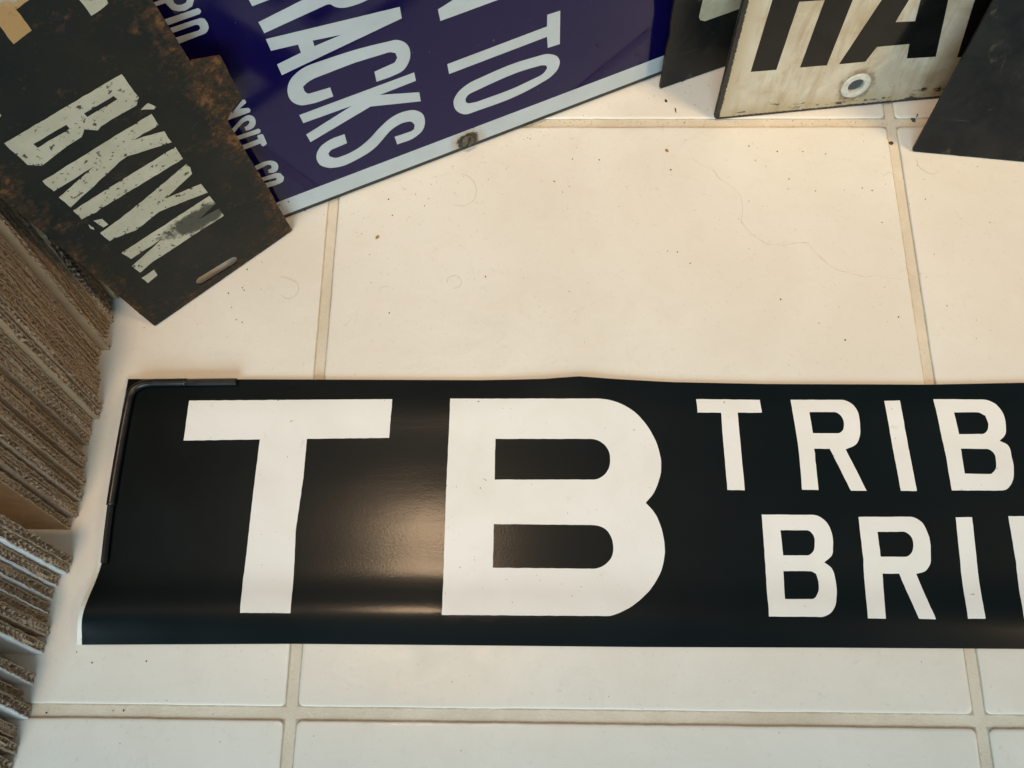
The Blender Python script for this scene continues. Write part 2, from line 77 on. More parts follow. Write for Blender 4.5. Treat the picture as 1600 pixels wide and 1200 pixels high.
BL_LETTERS = [('r',[[(26.49,140.55),(27.17,132.36),(35.63,132.63),(49.23,133.41),(51.44,127.77),(26.73,124.31),(27.17,118.31),(56.95,121.24),(57.63,121.24),(58.3,121.11),(58.94,120.83),(59.48,120.32),(59.92,119.67),(60.41,119.07),(61.07,118.53),(61.78,118.05),(62.53,117.65),(63.3,117.3),(64.08,117.01),(64.89,116.78),(65.71,116.63),(66.54,116.53),(67.38,116.46),(68.21,116.4),(69.84,116.3),(71.48,116.29),(73.11,116.36),(74.73,116.52),(76.33,116.77),(77.99,117.05),(79.67,117.36),(81.3,117.79),(82.8,118.46),(84.09,119.45),(84.99,120.63),(85.66,121.98),(86.18,123.45),(86.59,124.97),(86.97,126.47),(87.42,129.53),(87.39,132.65),(87.09,135.78),(86.73,138.86),(86.51,141.87)]]),('a',[[(26.7,115.23),(89.2,107.55),(88.84,101.38),(26.68,94.33),(26.66,100.76),(38.97,102.38),(39.11,107.07),(26.73,108.75)],[(46.0,106.38),(59.4,104.1),(45.85,103.18)]]),('c',[[(69.11,77.55),(68.73,71.16),(70.67,71.14),(72.62,71.08),(74.58,71.04),(76.52,71.07),(78.45,71.23),(79.4,71.33),(80.36,71.41),(81.3,71.54),(82.22,71.75),(83.1,72.1),(83.89,72.55),(84.63,73.09),(85.33,73.7),(85.98,74.38),(86.57,75.12),(87.24,76.11),(87.82,77.17),(88.32,78.3),(88.69,79.49),(88.93,80.73),(89.03,81.67),(89.08,82.62),(89.06,83.58),(88.94,84.53),(88.71,85.45),(88.12,86.83),(87.31,88.08),(86.36,89.16),(85.61,89.82),(84.8,90.39),(83.95,90.85),(83.07,91.17),(82.19,91.36),(78.59,91.82),(75.0,92.31),(71.43,92.78),(67.87,93.21),(64.32,93.56),(59.96,93.86),(55.61,94.04),(51.27,94.16),(46.94,94.25),(42.63,94.39),(40.86,94.39),(39.07,94.24),(37.3,93.94),(35.55,93.46),(33.84,92.79),(32.69,92.25),(31.54,91.66),(30.42,90.97),(29.38,90.16),(28.44,89.17),(27.79,88.29),(27.19,87.34),(26.67,86.32),(26.23,85.25),(25.89,84.13),(25.65,82.98),(25.5,81.79),(25.45,80.6),(25.53,79.43),(25.76,78.3),(26.17,77.24),(26.72,76.28),(27.39,75.41),(28.15,74.65),(28.95,73.98),(29.86,73.44),(30.85,73.07),(31.87,72.82),(32.91,72.63),(33.95,72.42),(36.26,72.06),(38.6,71.93),(40.97,71.94),(43.34,71.98),(45.7,71.96),(45.89,77.83),(35.2,78.64),(34.49,79.03),(33.96,79.88),(33.61,80.85),(33.5,81.84),(33.61,82.88),(33.71,83.91),(34.69,84.44),(35.67,84.97),(36.67,85.43),(37.93,85.82),(39.2,86.08),(40.5,86.22),(41.8,86.29),(43.09,86.32),(46.95,86.41),(50.81,86.52),(54.68,86.62),(58.56,86.67),(62.45,86.63),(78.55,85.66),(79.62,85.29),(80.65,84.57),(81.68,83.85),(82.05,80.9),(81.32,79.92),(80.59,78.93),(79.67,78.44)]]),('k',[[(26.46,68.28),(88.46,68.43),(88.44,62.93),(68.23,62.47),(88.71,54.84),(88.36,48.59),(61.99,57.32),(26.06,48.82),(25.67,54.66),(52.96,62.15),(26.69,62.57)]]),('s',[[(44.17,45.67),(42.18,45.67),(40.19,45.75),(38.21,45.78),(36.24,45.64),(34.3,45.18),(33.14,44.78),(31.97,44.34),(30.83,43.8),(29.74,43.11),(28.73,42.24),(27.98,41.42),(27.26,40.53),(26.6,39.56),(26.04,38.49),(25.63,37.32),(25.3,35.55),(25.24,33.71),(25.47,31.93),(25.86,30.73),(26.44,29.67),(27.14,28.71),(27.93,27.85),(28.74,27.06),(29.86,26.19),(31.07,25.53),(32.35,25.04),(33.65,24.66),(34.96,24.33),(37.09,23.99),(39.25,23.96),(41.41,24.14),(43.58,24.46),(45.74,24.83),(47.89,25.22),(50.03,25.71),(52.16,26.3),(54.25,27.02),(56.3,27.91),(58.55,29.18),(60.71,30.69),(62.8,32.34),(64.88,34.0),(66.96,35.59),(67.88,36.2),(68.84,36.71),(69.82,37.14),(70.82,37.5),(71.83,37.8),(72.89,38.08),(73.95,38.32),(75.03,38.47),(76.11,38.5),(77.2,38.37),(78.48,38.12),(79.75,37.71),(80.82,36.82),(81.3,35.94),(81.65,34.93),(82.01,33.92),(80.96,30.93),(80.19,30.68),(79.41,30.42),(78.62,30.33),(69.4,30.83),(69.63,24.68),(71.86,24.63),(74.12,24.47),(76.37,24.36),(78.58,24.51),(80.7,25.1),(81.82,25.57),(82.93,26.1),(84.0,26.73),(84.99,27.51),(85.85,28.49),(86.41,29.33),(86.9,30.24),(87.32,31.22),(87.67,32.25),(87.92,33.33),(88.1,34.45),(88.21,35.62),(88.22,36.8),(88.11,37.96),(87.85,39.09),(87.39,40.24),(86.77,41.28),(86.03,42.21),(85.23,43.04),(84.4,43.78),(83.34,44.49),(82.22,44.98),(81.07,45.3),(79.9,45.53),(78.75,45.72),(77.16,45.89),(75.56,45.9),(73.98,45.75),(72.41,45.47),(70.87,45.08),(69.47,44.59),(68.09,43.95),(66.74,43.22),(65.39,42.45),(64.05,41.66),(62.17,40.48),(60.32,39.16),(58.48,37.8),(56.61,36.5),(54.67,35.35),(53.32,34.65),(51.96,33.98),(50.58,33.36),(49.18,32.81),(47.77,32.34),(46.15,31.91),(44.52,31.55),(42.87,31.3),(41.23,31.17),(39.58,31.17),(38.56,31.19),(37.53,31.2),(36.5,31.28),(35.52,31.52),(34.59,31.98),(33.77,32.69),(33.03,33.55),(32.29,34.41),(32.4,36.76),(33.19,37.45),(33.97,38.14),(34.81,38.48),(43.71,38.96)]]),('n',[[(106.83,99.12),(107.04,92.5),(138.3,92.62),(158.49,92.81),(145.89,107.28),(115.63,101.46)]]),('t',[[(106.39,65.94),(162.72,66.5),(163.06,73.62),(170.39,73.24),(169.79,52.16),(162.72,52.56),(162.52,60.03),(106.42,59.43)]]),('o',[[(105.95,39.88),(105.79,38.74),(105.72,37.54),(105.78,36.3),(105.97,35.06),(106.29,33.85),(107.08,32.08),(108.14,30.48),(109.38,29.16),(110.28,28.46),(111.23,27.93),(112.22,27.55),(113.21,27.32),(114.18,27.24),(119.79,27.13),(125.43,26.91),(131.08,26.75),(136.71,26.78),(142.27,27.14),(145.31,27.49),(148.34,27.89),(151.33,28.37),(154.3,28.96),(157.2,29.68),(158.83,30.08),(160.46,30.46),(162.07,30.9),(163.6,31.5),(165.0,32.32),(165.93,33.0),(166.83,33.73),(167.67,34.56),(168.38,35.51),(168.93,36.62),(169.34,37.78),(169.62,39.03),(169.62,40.4),(169.32,41.74),(168.8,43.08),(168.11,44.34),(166.93,45.71),(165.55,46.77),(164.13,47.64),(163.15,48.16),(162.15,48.58),(161.16,48.9),(160.18,49.13),(159.22,49.25),(156.14,49.54),(153.06,49.85),(150.0,50.15),(146.95,50.4),(143.93,50.54),(140.2,50.57),(136.5,50.47),(132.84,50.28),(129.19,49.99),(125.56,49.63),(123.43,49.45),(121.29,49.3),(119.16,49.09),(117.08,48.73),(115.06,48.14),(113.81,47.66),(112.56,47.14),(111.34,46.53),(110.19,45.8),(109.14,44.88),(108.35,44.06),(107.59,43.18),(106.89,42.21),(106.33,41.12)],[(112.81,38.2),(112.77,37.57),(112.81,36.9),(112.85,36.23),(113.39,35.62),(113.93,35.01),(114.52,34.66),(115.62,34.43),(116.72,34.16),(117.83,33.9),(118.93,33.71),(120.02,33.63),(124.55,33.57),(129.11,33.46),(133.66,33.37),(138.21,33.39),(142.73,33.59),(155.51,35.06),(156.48,35.18),(157.43,35.34),(158.36,35.59),(159.23,35.94),(160.01,36.45),(160.74,37.19),(161.37,38.06),(162.0,38.94),(161.43,41.04),(160.18,41.62),(158.94,42.2),(157.72,42.52),(155.47,42.75),(153.22,43.0),(150.98,43.23),(148.75,43.43),(146.54,43.57),(142.62,43.62),(138.74,43.5),(134.9,43.25),(131.07,42.92),(127.25,42.58),(117.26,41.5),(116.09,41.34),(114.98,41.0),(114.02,40.33),(113.51,39.73),(113.08,39.03)]]),('p',[[(-11.63,148.12),(-4.38,148.14),(-0.18,149.3),(-0.96,146.89),(-1.34,145.12),(-0.58,143.9),(1.0,143.37),(2.93,143.54),(4.26,144.86),(4.94,147.32),(7.18,146.46),(6.69,143.91),(4.55,141.27),(1.26,140.46),(-1.32,141.12),(-3.42,142.7),(-4.4,146.32),(-12.53,146.41)]]),('i',[[(-10.74,139.59),(-8.01,139.68),(6.28,139.65),(6.93,138.78),(6.87,137.76),(5.88,136.96),(-7.73,136.92),(-11.27,136.92)]]),('d',[[(-10.4,135.34),(-7.46,135.35),(5.04,135.13),(5.65,134.96),(6.19,134.58),(6.73,134.21),(6.84,133.45),(6.95,132.69),(6.97,131.91),(6.9,131.14),(6.75,130.37),(6.46,129.64),(6.0,129.01),(5.44,128.48),(4.81,128.07),(4.05,127.79),(3.26,127.7),(2.47,127.67),(-7.58,127.31),(-11.56,127.05),(-11.37,130.02),(-10.57,130.1),(-9.76,130.2),(-8.96,130.3),(-8.17,130.36),(-7.38,130.36),(1.85,130.04),(2.33,130.16),(2.82,130.42),(3.3,130.69),(3.39,132.28),(2.92,132.57),(2.45,132.85),(1.93,132.98),(-7.59,132.95),(-8.24,132.94),(-8.88,132.91),(-9.53,132.87),(-10.18,132.84),(-10.83,132.8)]]),('n',[[(-3.92,82.69),(5.1,88.89),(6.04,88.31),(5.83,86.48),(1.61,84.56),(5.59,83.22),(6.1,81.78),(5.36,80.49),(-6.18,80.55),(-6.34,84.57),(-0.91,84.08)]]),('s',[[(-8.49,73.21),(-7.43,73.89),(-6.39,74.57),(-5.34,75.25),(-4.29,75.91),(-3.24,76.55),(-2.4,77.07),(-1.56,77.61),(-0.72,78.11),(0.13,78.55),(1.0,78.86),(2.15,79.16),(3.3,79.3),(4.35,79.04),(4.95,78.59),(5.46,77.98),(5.82,77.23),(5.99,76.31),(5.96,75.32),(5.77,74.32),(5.38,73.24),(4.8,72.25),(4.08,71.44),(3.26,70.91),(2.37,70.62),(1.47,70.48),(0.76,70.51),(0.06,70.65),(-0.64,70.78),(-0.57,73.0),(0.19,73.2),(0.95,73.41),(1.67,73.75),(2.13,74.12),(2.56,74.54),(2.99,74.96),(2.67,76.22),(1.93,76.25),(1.2,76.28),(0.46,76.2),(-0.5,75.82),(-1.44,75.24),(-2.38,74.65),(-3.64,73.85),(-4.89,72.98),(-6.14,72.08),(-7.38,71.16),(-8.63,70.26)]]),('i',[[(-8.9,69.63),(-6.21,69.41),(5.18,69.24),(5.82,68.31),(5.61,67.05),(4.58,66.26),(-5.85,66.92),(-9.51,66.86)]]),('t',[[(-9.61,62.6),(-6.14,62.78),(2.72,62.95),(2.93,64.94),(3.54,65.48),(5.59,65.22),(5.97,64.02),(5.53,58.36),(4.67,57.6),(3.13,57.35),(2.66,58.24),(2.65,59.83),(-5.67,59.76),(-9.63,59.82)]]),('c',[[(-8.84,46.16),(-5.72,46.6),(-4.72,46.78),(-3.72,46.99),(-2.71,47.18),(-1.72,47.3),(-0.73,47.31),(0.57,47.19),(1.86,46.93),(3.05,46.38),(3.88,45.82),(4.64,45.11),(5.18,44.15),(5.42,43.06),(5.44,41.87),(5.23,40.7),(4.83,39.69),(4.26,38.79),(3.56,38.13),(2.93,37.82),(2.26,37.71),(1.6,37.71),(0.78,37.88),(-0.0,38.23),(-0.79,38.57),(-0.55,40.8),(1.73,41.29),(2.16,43.21),(1.65,43.76),(1.15,44.3),(0.56,44.5),(-0.7,44.3),(-1.95,44.1),(-3.21,43.9),(-4.46,43.73),(-5.72,43.61),(-8.72,43.52)]]),('o',[[(-10.02,37.23),(-5.85,37.13),(1.88,36.85),(2.78,36.61),(3.62,36.11),(4.46,35.62),(5.25,31.89),(4.76,30.92),(4.26,29.95),(3.65,29.16),(2.7,28.68),(1.68,28.59),(0.66,28.56),(-0.62,28.49),(-1.88,28.56),(-3.14,28.7),(-4.4,28.83),(-5.66,28.91),(-9.66,28.87),(-9.49,32.44),(-8.25,32.52),(-7.01,32.59),(-5.77,32.62),(-4.49,32.54),(-3.21,32.38),(-1.94,32.18),(-0.67,31.96),(0.61,31.76),(1.67,32.97),(1.17,33.3),(0.68,33.63),(0.15,33.81),(-1.02,33.94),(-2.19,34.09),(-3.36,34.23),(-4.53,34.33),(-5.71,34.38),(-6.57,34.36),(-7.44,34.31),(-8.31,34.24),(-9.18,34.17),(-10.05,34.11)]])]
BL_BORDER = [(-4.98,15.75),(16.64,14.86),(120.38,15.51),(187.99,16.07),(236.82,15.13)]
BL_SCREW = [(109.77,6.17)]
BL_CHIPS = [(0.96,12.69),(-4.33,12.85),(7.12,1.27),(116.19,10.74),(114.79,15.67)]
HA_LETTERS = [('h',[[(14.13,32.63),(28.74,32.39),(29.45,73.99),(42.92,73.62),(42.21,32.41),(57.54,32.13),(58.03,72.5),(58.13,102.14),(45.07,102.75),(42.43,83.24),(29.16,83.88),(30.13,103.53),(16.68,104.81),(14.92,76.91)]]),('a',[[(64.53,32.07),(79.52,32.04),(82.52,41.36),(100.75,41.2),(103.36,31.55),(120.26,30.81),(110.58,67.13),(102.7,96.97),(80.15,99.11),(73.99,70.87)],[(86.82,56.1),(97.84,55.55),(95.41,67.59),(92.26,82.42),(90.2,82.62),(88.89,69.35)]]),('l',[[(133.46,28.95),(150.39,28.56),(141.22,64.0),(133.9,92.4),(118.98,93.81),(125.44,65.61)]])]
HA_GROMMET = [(80.15,15.43),(88.82,16.69),(76.27,24.37),(84.79,15.34)]
D2_LETTER = [(17.61,74.79),(17.06,59.03),(16.89,47.42),(18.1,44.77),(21.36,42.76),(43.7,43.13),(54.56,43.41),(55.4,61.42)]
CRACK = [(209.82,306.07),(215.84,300.93),(222.61,297.25),(225.73,291.69),(233.63,285.38),(237.37,279.91),(237.7,271.38),(236.16,263.71),(241.03,256.12),(249.33,249.8),(258.72,248.92),(265.62,250.43),(273.06,250.44),(276.47,244.17),(281.9,238.26),(288.08,233.57),(295.82,231.24),(303.57,229.22),(308.35,230.25),(318.1,228.52),(322.68,228.1)]
HAIRS = [[(74.15,294.9),(79.14,292.99),(82.48,288.22),(83.57,283.49),(82.29,278.0),(78.89,274.88),(74.05,273.79),(70.54,274.56)],[(67.98,225.82),(69.23,228.76),(72.18,229.79),(75.05,228.77),(76.35,225.55),(75.08,222.92),(72.15,221.9)],[(-26.8,229.02),(-22.69,227.85),(-17.01,225.12),(-15.51,220.45),(-17.69,216.57),(-22.26,215.4),(-25.4,218.09)],[(341.72,304.86),(341.86,300.87),(344.77,296.9),(349.96,294.52),(353.07,296.9)],[(30.47,219.9),(30.75,222.09),(32.72,223.11),(35.71,222.83)],[(320.73,292.95),(323.86,295.8),(326.78,294.84),(328.23,292.16)]]
SPECKS = [(17.93,255.84),(23.31,242.7),(25.31,225.51),(36.47,207.15),(74.72,248.64),(89.74,229.32),(129.02,290.11),(133.85,283.01),(155.67,304.49),(139.72,304.99),(114.93,318.69),(198.65,244.79),(205.43,237.67),(55.69,278.75),(47.86,281.73),(53.36,274.06),(34.99,267.83),(32.19,278.27),(41.39,284.88),(197.62,298.05),(244.42,313.66),(260.73,310.07),(275.74,309.9),(288.9,308.28),(247.46,304.12),(253.29,300.11),(266.06,291.68),(264.75,285.07),(280.52,283.82),(307.63,285.71),(313.23,284.14),(341.39,300.71),(376.21,299.9),(343.08,278.39),(333.49,275.3),(343.09,243.54),(336.82,229.58),(198.63,244.79),(205.55,237.82),(274.11,201.81),(318.12,205.61),(287.4,192.08),(254.42,215.95),(259.28,250.57),(234.93,265.54),(316.26,263.48),(377.53,263.54),(345.51,212.35),(207.23,317.77),(197.45,297.73),(255.5,177.52),(196.89,344.92),(207.31,329.81),(291.13,328.03),(326.36,318.96),(214.04,342.35),(221.73,338.97),(229.57,338.12),(-108.86,26.95),(-100.46,22.02),(-73.63,22.94),(-118.95,-1.11),(-81.43,0.34),(-86.45,0.28),(-45.42,201.36),(-46.42,220.59),(-55.21,218.8),(-47.56,222.14),(-38.04,237.93),(-46.07,233.47),(-48.9,202.82),(-52.31,210.25),(-36.82,221.13)]
CHIPS = {'grey':(343.61,332.85),'crumb':(328.79,316.23),'orange':(195.73,310.72),'tan':(27.13,253.91),'sliver':(202.42,338.44),'black':(196.81,345.19),'sliver2':(346.12,334.62)}

# ------------------------------------------------------------------ helpers
rng = random.Random(7)


def tag(o, label=None, cat=None, group=None, kind=None):
    if label: o['label'] = label
    if cat: o['category'] = cat
    if group: o['group'] = group
    if kind: o['kind'] = kind
    return o


def empty(name, mat=None):
    o = bpy.data.objects.new(name, None)
    o.empty_display_size = 0.02
    COL.objects.link(o)
    if mat is not None:
        o.matrix_world = mat
    return o


def link(name, me, mat=None, parent=None, smooth=False):
    if mat is not None and not me.materials:
        me.materials.append(mat)
    if smooth:
        me.polygons.foreach_set('use_smooth', [True] * len(me.polygons))
    o = bpy.data.objects.new(name, me)
    COL.objects.link(o)
    if parent is not None:
        o.parent = parent
    return o


def mesh(name, verts, faces):
    me = bpy.data.meshes.new(name)
    me.from_pydata([tuple(v) for v in verts], [], faces)
    me.update()
    return me


def inside(p, loop):
    x, y = p
    c = False
    j = len(loop) - 1
    for i in range(len(loop)):
        xi, yi = loop[i]
        xj, yj = loop[j]
        if (yi > y) != (yj > y) and x < (xj - xi) * (y - yi) / (yj - yi) + xi:
            c = not c
        j = i
    return c


def resample(loop, step, jit=0.0, closed=True):
    out = []
    n = len(loop)
    for i in range(n if closed else n - 1):
        a, b = Vector(loop[i]), Vector(loop[(i + 1) % n])
        L = (b - a).length
        k = max(1, int(round(L / step)))
        for q in range(k):
            p = a.lerp(b, q / k)
            if jit and q:
                p = p + Vector((rng.uniform(-jit, jit), rng.uniform(-jit, jit)))
            out.append((p.x, p.y))
    if not closed:
        out.append(tuple(loop[-1]))
    return out


def cdt(loops, extra=()):
    """triangulate loops (first is the outline, the others holes or inner lines)"""
    V, E = [], []
    for lp in loops:
        s = len(V)
        V += [Vector(p) for p in lp]
        E += [(s + i, s + (i + 1) % len(lp)) for i in range(len(lp))]
    V += [Vector(p) for p in extra]
    r = delaunay_2d_cdt(V, E, [], 0, 1e-7)
    return [tuple(v) for v in r[0]], [tuple(f) for f in r[2]]


def slab(name, loops, z0, z1, mat, parent, multi=False):
    """a flat piece with outline and holes, front at z1, back at z0 (local s, t, n)"""
    V, F = cdt(loops)
    keep = []
    for f in F:
        c = (sum(V[i][0] for i in f) / 3, sum(V[i][1] for i in f) / 3)
        if multi:
            ok = sum(inside(c, lp) for lp in loops) % 2 == 1
        else:
            ok = inside(c, loops[0]) and not any(inside(c, h) for h in loops[1:])
        if ok:
            a, b, d = (Vector(V[i]) for i in f)
            keep.append(f if (b - a).cross(d - a) > 0 else f[::-1])
    n = len(V)
    verts = [(x, y, z1) for x, y in V] + [(x, y, z0) for x, y in V]
    faces = [tuple(f) for f in keep] + [tuple(i + n for i in f[::-1]) for f in keep]
    edges = {}
    for f in keep:
        for i in range(3):
            e = (f[i], f[(i + 1) % 3])
            edges[e] = 1
    for (a, b) in edges:
        if (b, a) not in edges:
            faces.append((b, a, a + n, b + n))
    me = mesh(name, verts, faces)
    return link(name, me, mat, parent)


def mm(loop):
    return [(x / 1000.0, y / 1000.0) for x, y in loop]


# ------------------------------------------------------------------ materials
class Mat:
    def __init__(self, name, rough=0.5, spec=0.5, color=(0.5, 0.5, 0.5)):
        self.m = bpy.data.materials.new(name)
        self.m.use_nodes = True
        self.nt = self.m.node_tree
        self.b = self.nt.nodes['Principled BSDF']
        self.b.inputs['Roughness'].default_value = rough
        self.b.inputs['Specular IOR Level'].default_value = spec
        self.b.inputs['Base Color'].default_value = (*color, 1)
        self.tc = self.nt.nodes.new('ShaderNodeTexCoord')

    def new(self, t, **kw):
        n = self.nt.nodes.new(t)
        for k, v in kw.items():
            setattr(n, k, v)
        return n

    def l(self, a, b):
        self.nt.links.new(a, b)

    def coord(self, scale=(1, 1, 1), space='Object', rnd=False):
        mp = self.new('ShaderNodeMapping')
        mp.inputs['Scale'].default_value = scale
        self.l(self.tc.outputs[space], mp.inputs['Vector'])
        if rnd:
            oi = self.new('ShaderNodeObjectInfo')
            mul = self.new('ShaderNodeVectorMath', operation='SCALE')
            mul.inputs[0].default_value = (37.0, 19.0, 53.0)
            self.l(oi.outputs['Random'], mul.inputs['Scale'])
            self.l(mul.outputs[0], mp.inputs['Location'])
        return mp.outputs[0]

    def noise(self, vec, scale, detail=4.0, rough=0.55, dist=0.0):
        n = self.new('ShaderNodeTexNoise')
        n.inputs['Scale'].default_value = scale
        n.inputs['Detail'].default_value = detail
        n.inputs['Roughness'].default_value = rough
        n.inputs['Distortion'].default_value = dist
        self.l(vec, n.inputs['Vector'])
        return n.outputs['Fac']

    def ramp(self, fac, stops):
        n = self.new('ShaderNodeValToRGB')
        r = n.color_ramp
        while len(r.elements) < len(stops):
            r.elements.new(0.5)
        for e, (p, c) in zip(r.elements, stops):
            e.position = p
            e.color = (c, c, c, 1) if isinstance(c, (int, float)) else (*c, 1)
        self.l(fac, n.inputs['Fac'])
        return n.outputs['Color']

    def mix(self, fac, a, b):
        n = self.new('ShaderNodeMix', data_type='RGBA')
        for s, v in ((n.inputs[0], fac), (n.inputs[6], a), (n.inputs[7], b)):
            if isinstance(v, (int, float)):
                s.default_value = v
            elif isinstance(v, tuple):
                s.default_value = (*v, 1)
            else:
                self.l(v, s)
        return n.outputs[2]

    def math(self, op, a, b=0.0, c=None):
        n = self.new('ShaderNodeMath', operation=op)
        for i, v in enumerate((a, b) if c is None else (a, b, c)):
            if isinstance(v, (int, float)):
                n.inputs[i].default_value = v
            else:
                self.l(v, n.inputs[i])
        return n.outputs[0]

    def xyz(self, space='Object'):
        n = self.new('ShaderNodeSeparateXYZ')
        self.l(self.tc.outputs[space], n.inputs[0])
        return n.outputs

    def sstep(self, v, lo, hi):
        n = self.new('ShaderNodeMapRange', interpolation_type='SMOOTHSTEP')
        n.inputs['From Min'].default_value = lo
        n.inputs['From Max'].default_value = hi
        self.l(v, n.inputs['Value'])
        return n.outputs[0]

    def color(self, c):
        self.l(c, self.b.inputs['Base Color'])

    def rough(self, r):
        self.l(r, self.b.inputs['Roughness'])

    def bump(self, h, strength=0.3, dist=0.001):
        n = self.new('ShaderNodeBump')
        n.inputs['Strength'].default_value = strength
        n.inputs['Distance'].default_value = dist
        self.l(h, n.inputs['Height'])
        self.l(n.outputs[0], self.b.inputs['Normal'])
        self.l(n.outputs[0], self.b.inputs['Coat Normal'])


def m_tile():
    k = Mat('tile_glaze', 0.34, 0.5)
    v = k.coord(rnd=True)
    big = k.noise(v, 9.0, 5, 0.6, 0.4)
    mid = k.noise(v, 55.0, 6, 0.62, 0.6)
    fine = k.noise(v, 420.0, 3, 0.6)
    c = k.mix(k.ramp(big, [(0.35, 0.0), (0.68, 1.0)]), (0.735, 0.695, 0.635), (0.80, 0.775, 0.73))
    c = k.mix(k.ramp(mid, [(0.52, 0.0), (0.78, 0.40)]), c, (0.68, 0.63, 0.57))
    c = k.mix(k.ramp(fine, [(0.62, 0.0), (0.74, 0.35)]), c, (0.55, 0.49, 0.43))
    k.color(c)
    k.rough(k.ramp(mid, [(0.3, 0.25), (0.75, 0.46)]))
    h = k.math('ADD', k.math('MULTIPLY', big, 0.9), k.math('MULTIPLY', mid, 0.22))
    h = k.math('ADD', h, k.math('MULTIPLY', fine, 0.03))
    k.bump(h, 0.55, 0.0016)
    return k.m


def m_grout():
    k = Mat('grout', 0.9, 0.2)
    v = k.coord()
    n1 = k.noise(v, 26.0, 5, 0.7, 0.5)
    n2 = k.noise(v, 900.0, 4, 0.7)
    c = k.mix(k.ramp(n1, [(0.35, 0.0), (0.7, 1.0)]), (0.64, 0.565, 0.46), (0.77, 0.695, 0.59))
    c = k.mix(k.ramp(n2, [(0.58, 0.0), (0.74, 0.6)]), c, (0.50, 0.43, 0.34))
    c = k.mix(k.ramp(k.noise(v, 650.0, 2, 0.5), [(0.62, 0.0), (0.70, 0.7)]), c, (0.74, 0.68, 0.58))
    x, y, z = k.xyz()
    dd = []
    for q in (x, y):
        f = k.math('SUBTRACT', k.math('FRACT', k.math('ADD', k.math('DIVIDE', q, 0.33), 10.5)), 0.5)
        dd.append(k.math('MULTIPLY', k.math('ABSOLUTE', f), 0.33))
    d = k.math('MINIMUM', dd[0], dd[1])
    d = k.math('ADD', d, k.math('MULTIPLY', k.math('SUBTRACT', k.noise(v, 160.0, 5, 0.7), 0.5), 0.0016))
    c = k.mix(k.math('MULTIPLY', k.sstep(d, 0.0021, 0.0031), 0.6), c, (0.27, 0.22, 0.155))
    st = k.noise(v, 7.0, 4, 0.65, 0.6)
    c = k.mix(k.ramp(st, [(0.5, 0.0), (0.72, 0.4)]), c, (0.44, 0.37, 0.28))
    k.color(c)
    k.bump(n2, 0.45, 0.0006)
    return k.m


def m_banner():
    k = Mat('banner_black', 0.40, 0.10)
    k.b.inputs['Coat Weight'].default_value = 0.17
    k.b.inputs['Coat Roughness'].default_value = 0.165
    v = k.coord()
    f = k.noise(v, 1100.0, 3, 0.6)
    w = k.noise(v, 16.0, 3, 0.5, 0.5)
    sc = k.noise(k.coord((300, 900, 300)), 1.0, 3, 0.6)
    c = k.mix(k.ramp(w, [(0.4, 0.0), (0.75, 1.0)]), (0.0016, 0.0048, 0.0064), (0.0026, 0.0068, 0.0088))  # blue-green cast in the black stands in for cool room reflection
    c = k.mix(k.ramp(sc, [(0.76, 0.0), (0.80, 0.35)]), c, (0.10, 0.10, 0.10))
    k.color(c)
    k.rough(k.ramp(w, [(0.3, 0.37), (0.75, 0.44)]))
    cr = k.noise(k.coord((7, 40, 1)), 1.0, 4, 0.55, 1.0)
    h = k.math('ADD', k.math('ADD', k.math('MULTIPLY', f, 0.042), k.math('MULTIPLY', w, 0.15)), k.math('MULTIPLY', cr, 0.10))
    k.bump(h, 0.5, 0.0012)
    return k.m


def m_banner_white():
    k = Mat('banner_white_ink', 0.42, 0.4)
    v = k.coord()
    w = k.noise(v, 22.0, 5, 0.62, 0.5)
    c = k.mix(k.ramp(w, [(0.4, 0.0), (0.72, 1.0)]), (0.83, 0.835, 0.84), (0.77, 0.765, 0.75))
    sm = k.noise(v, 95.0, 5, 0.6, 0.6)
    c = k.mix(k.ramp(sm, [(0.66, 0.0), (0.76, 0.35)]), c, (0.52, 0.47, 0.40))
    sp = k.noise(v, 520.0, 2, 0.5)
    c = k.mix(k.ramp(sp, [(0.735, 0.0), (0.76, 0.7)]), c, (0.12, 0.11, 0.10))
    k.color(c)
    k.bump(k.math('ADD', k.math('MULTIPLY', k.noise(v, 1100.0, 3, 0.6), 0.05), k.math('MULTIPLY', k.noise(v, 16.0, 3, 0.5, 0.5), 0.3)), 0.4, 0.0012)
    return k.m


def m_blue():
    k = Mat('blue_enamel', 0.06, 0.33)
    v = k.coord()
    n = k.noise(v, 12.0, 3, 0.5)
    c = k.mix(n, (0.0035, 0.0022, 0.036), (0.005, 0.003, 0.048))
    sp = k.noise(v, 380.0, 2, 0.5)
    c = k.mix(k.ramp(sp, [(0.74, 0.0), (0.77, 0.5)]), c, (0.12, 0.12, 0.16))
    k.color(c)
    k.rough(k.ramp(k.noise(v, 60.0, 5, 0.7), [(0.35, 0.05), (0.8, 0.16)]))
    k.bump(n, 0.12, 0.002)
    return k.m


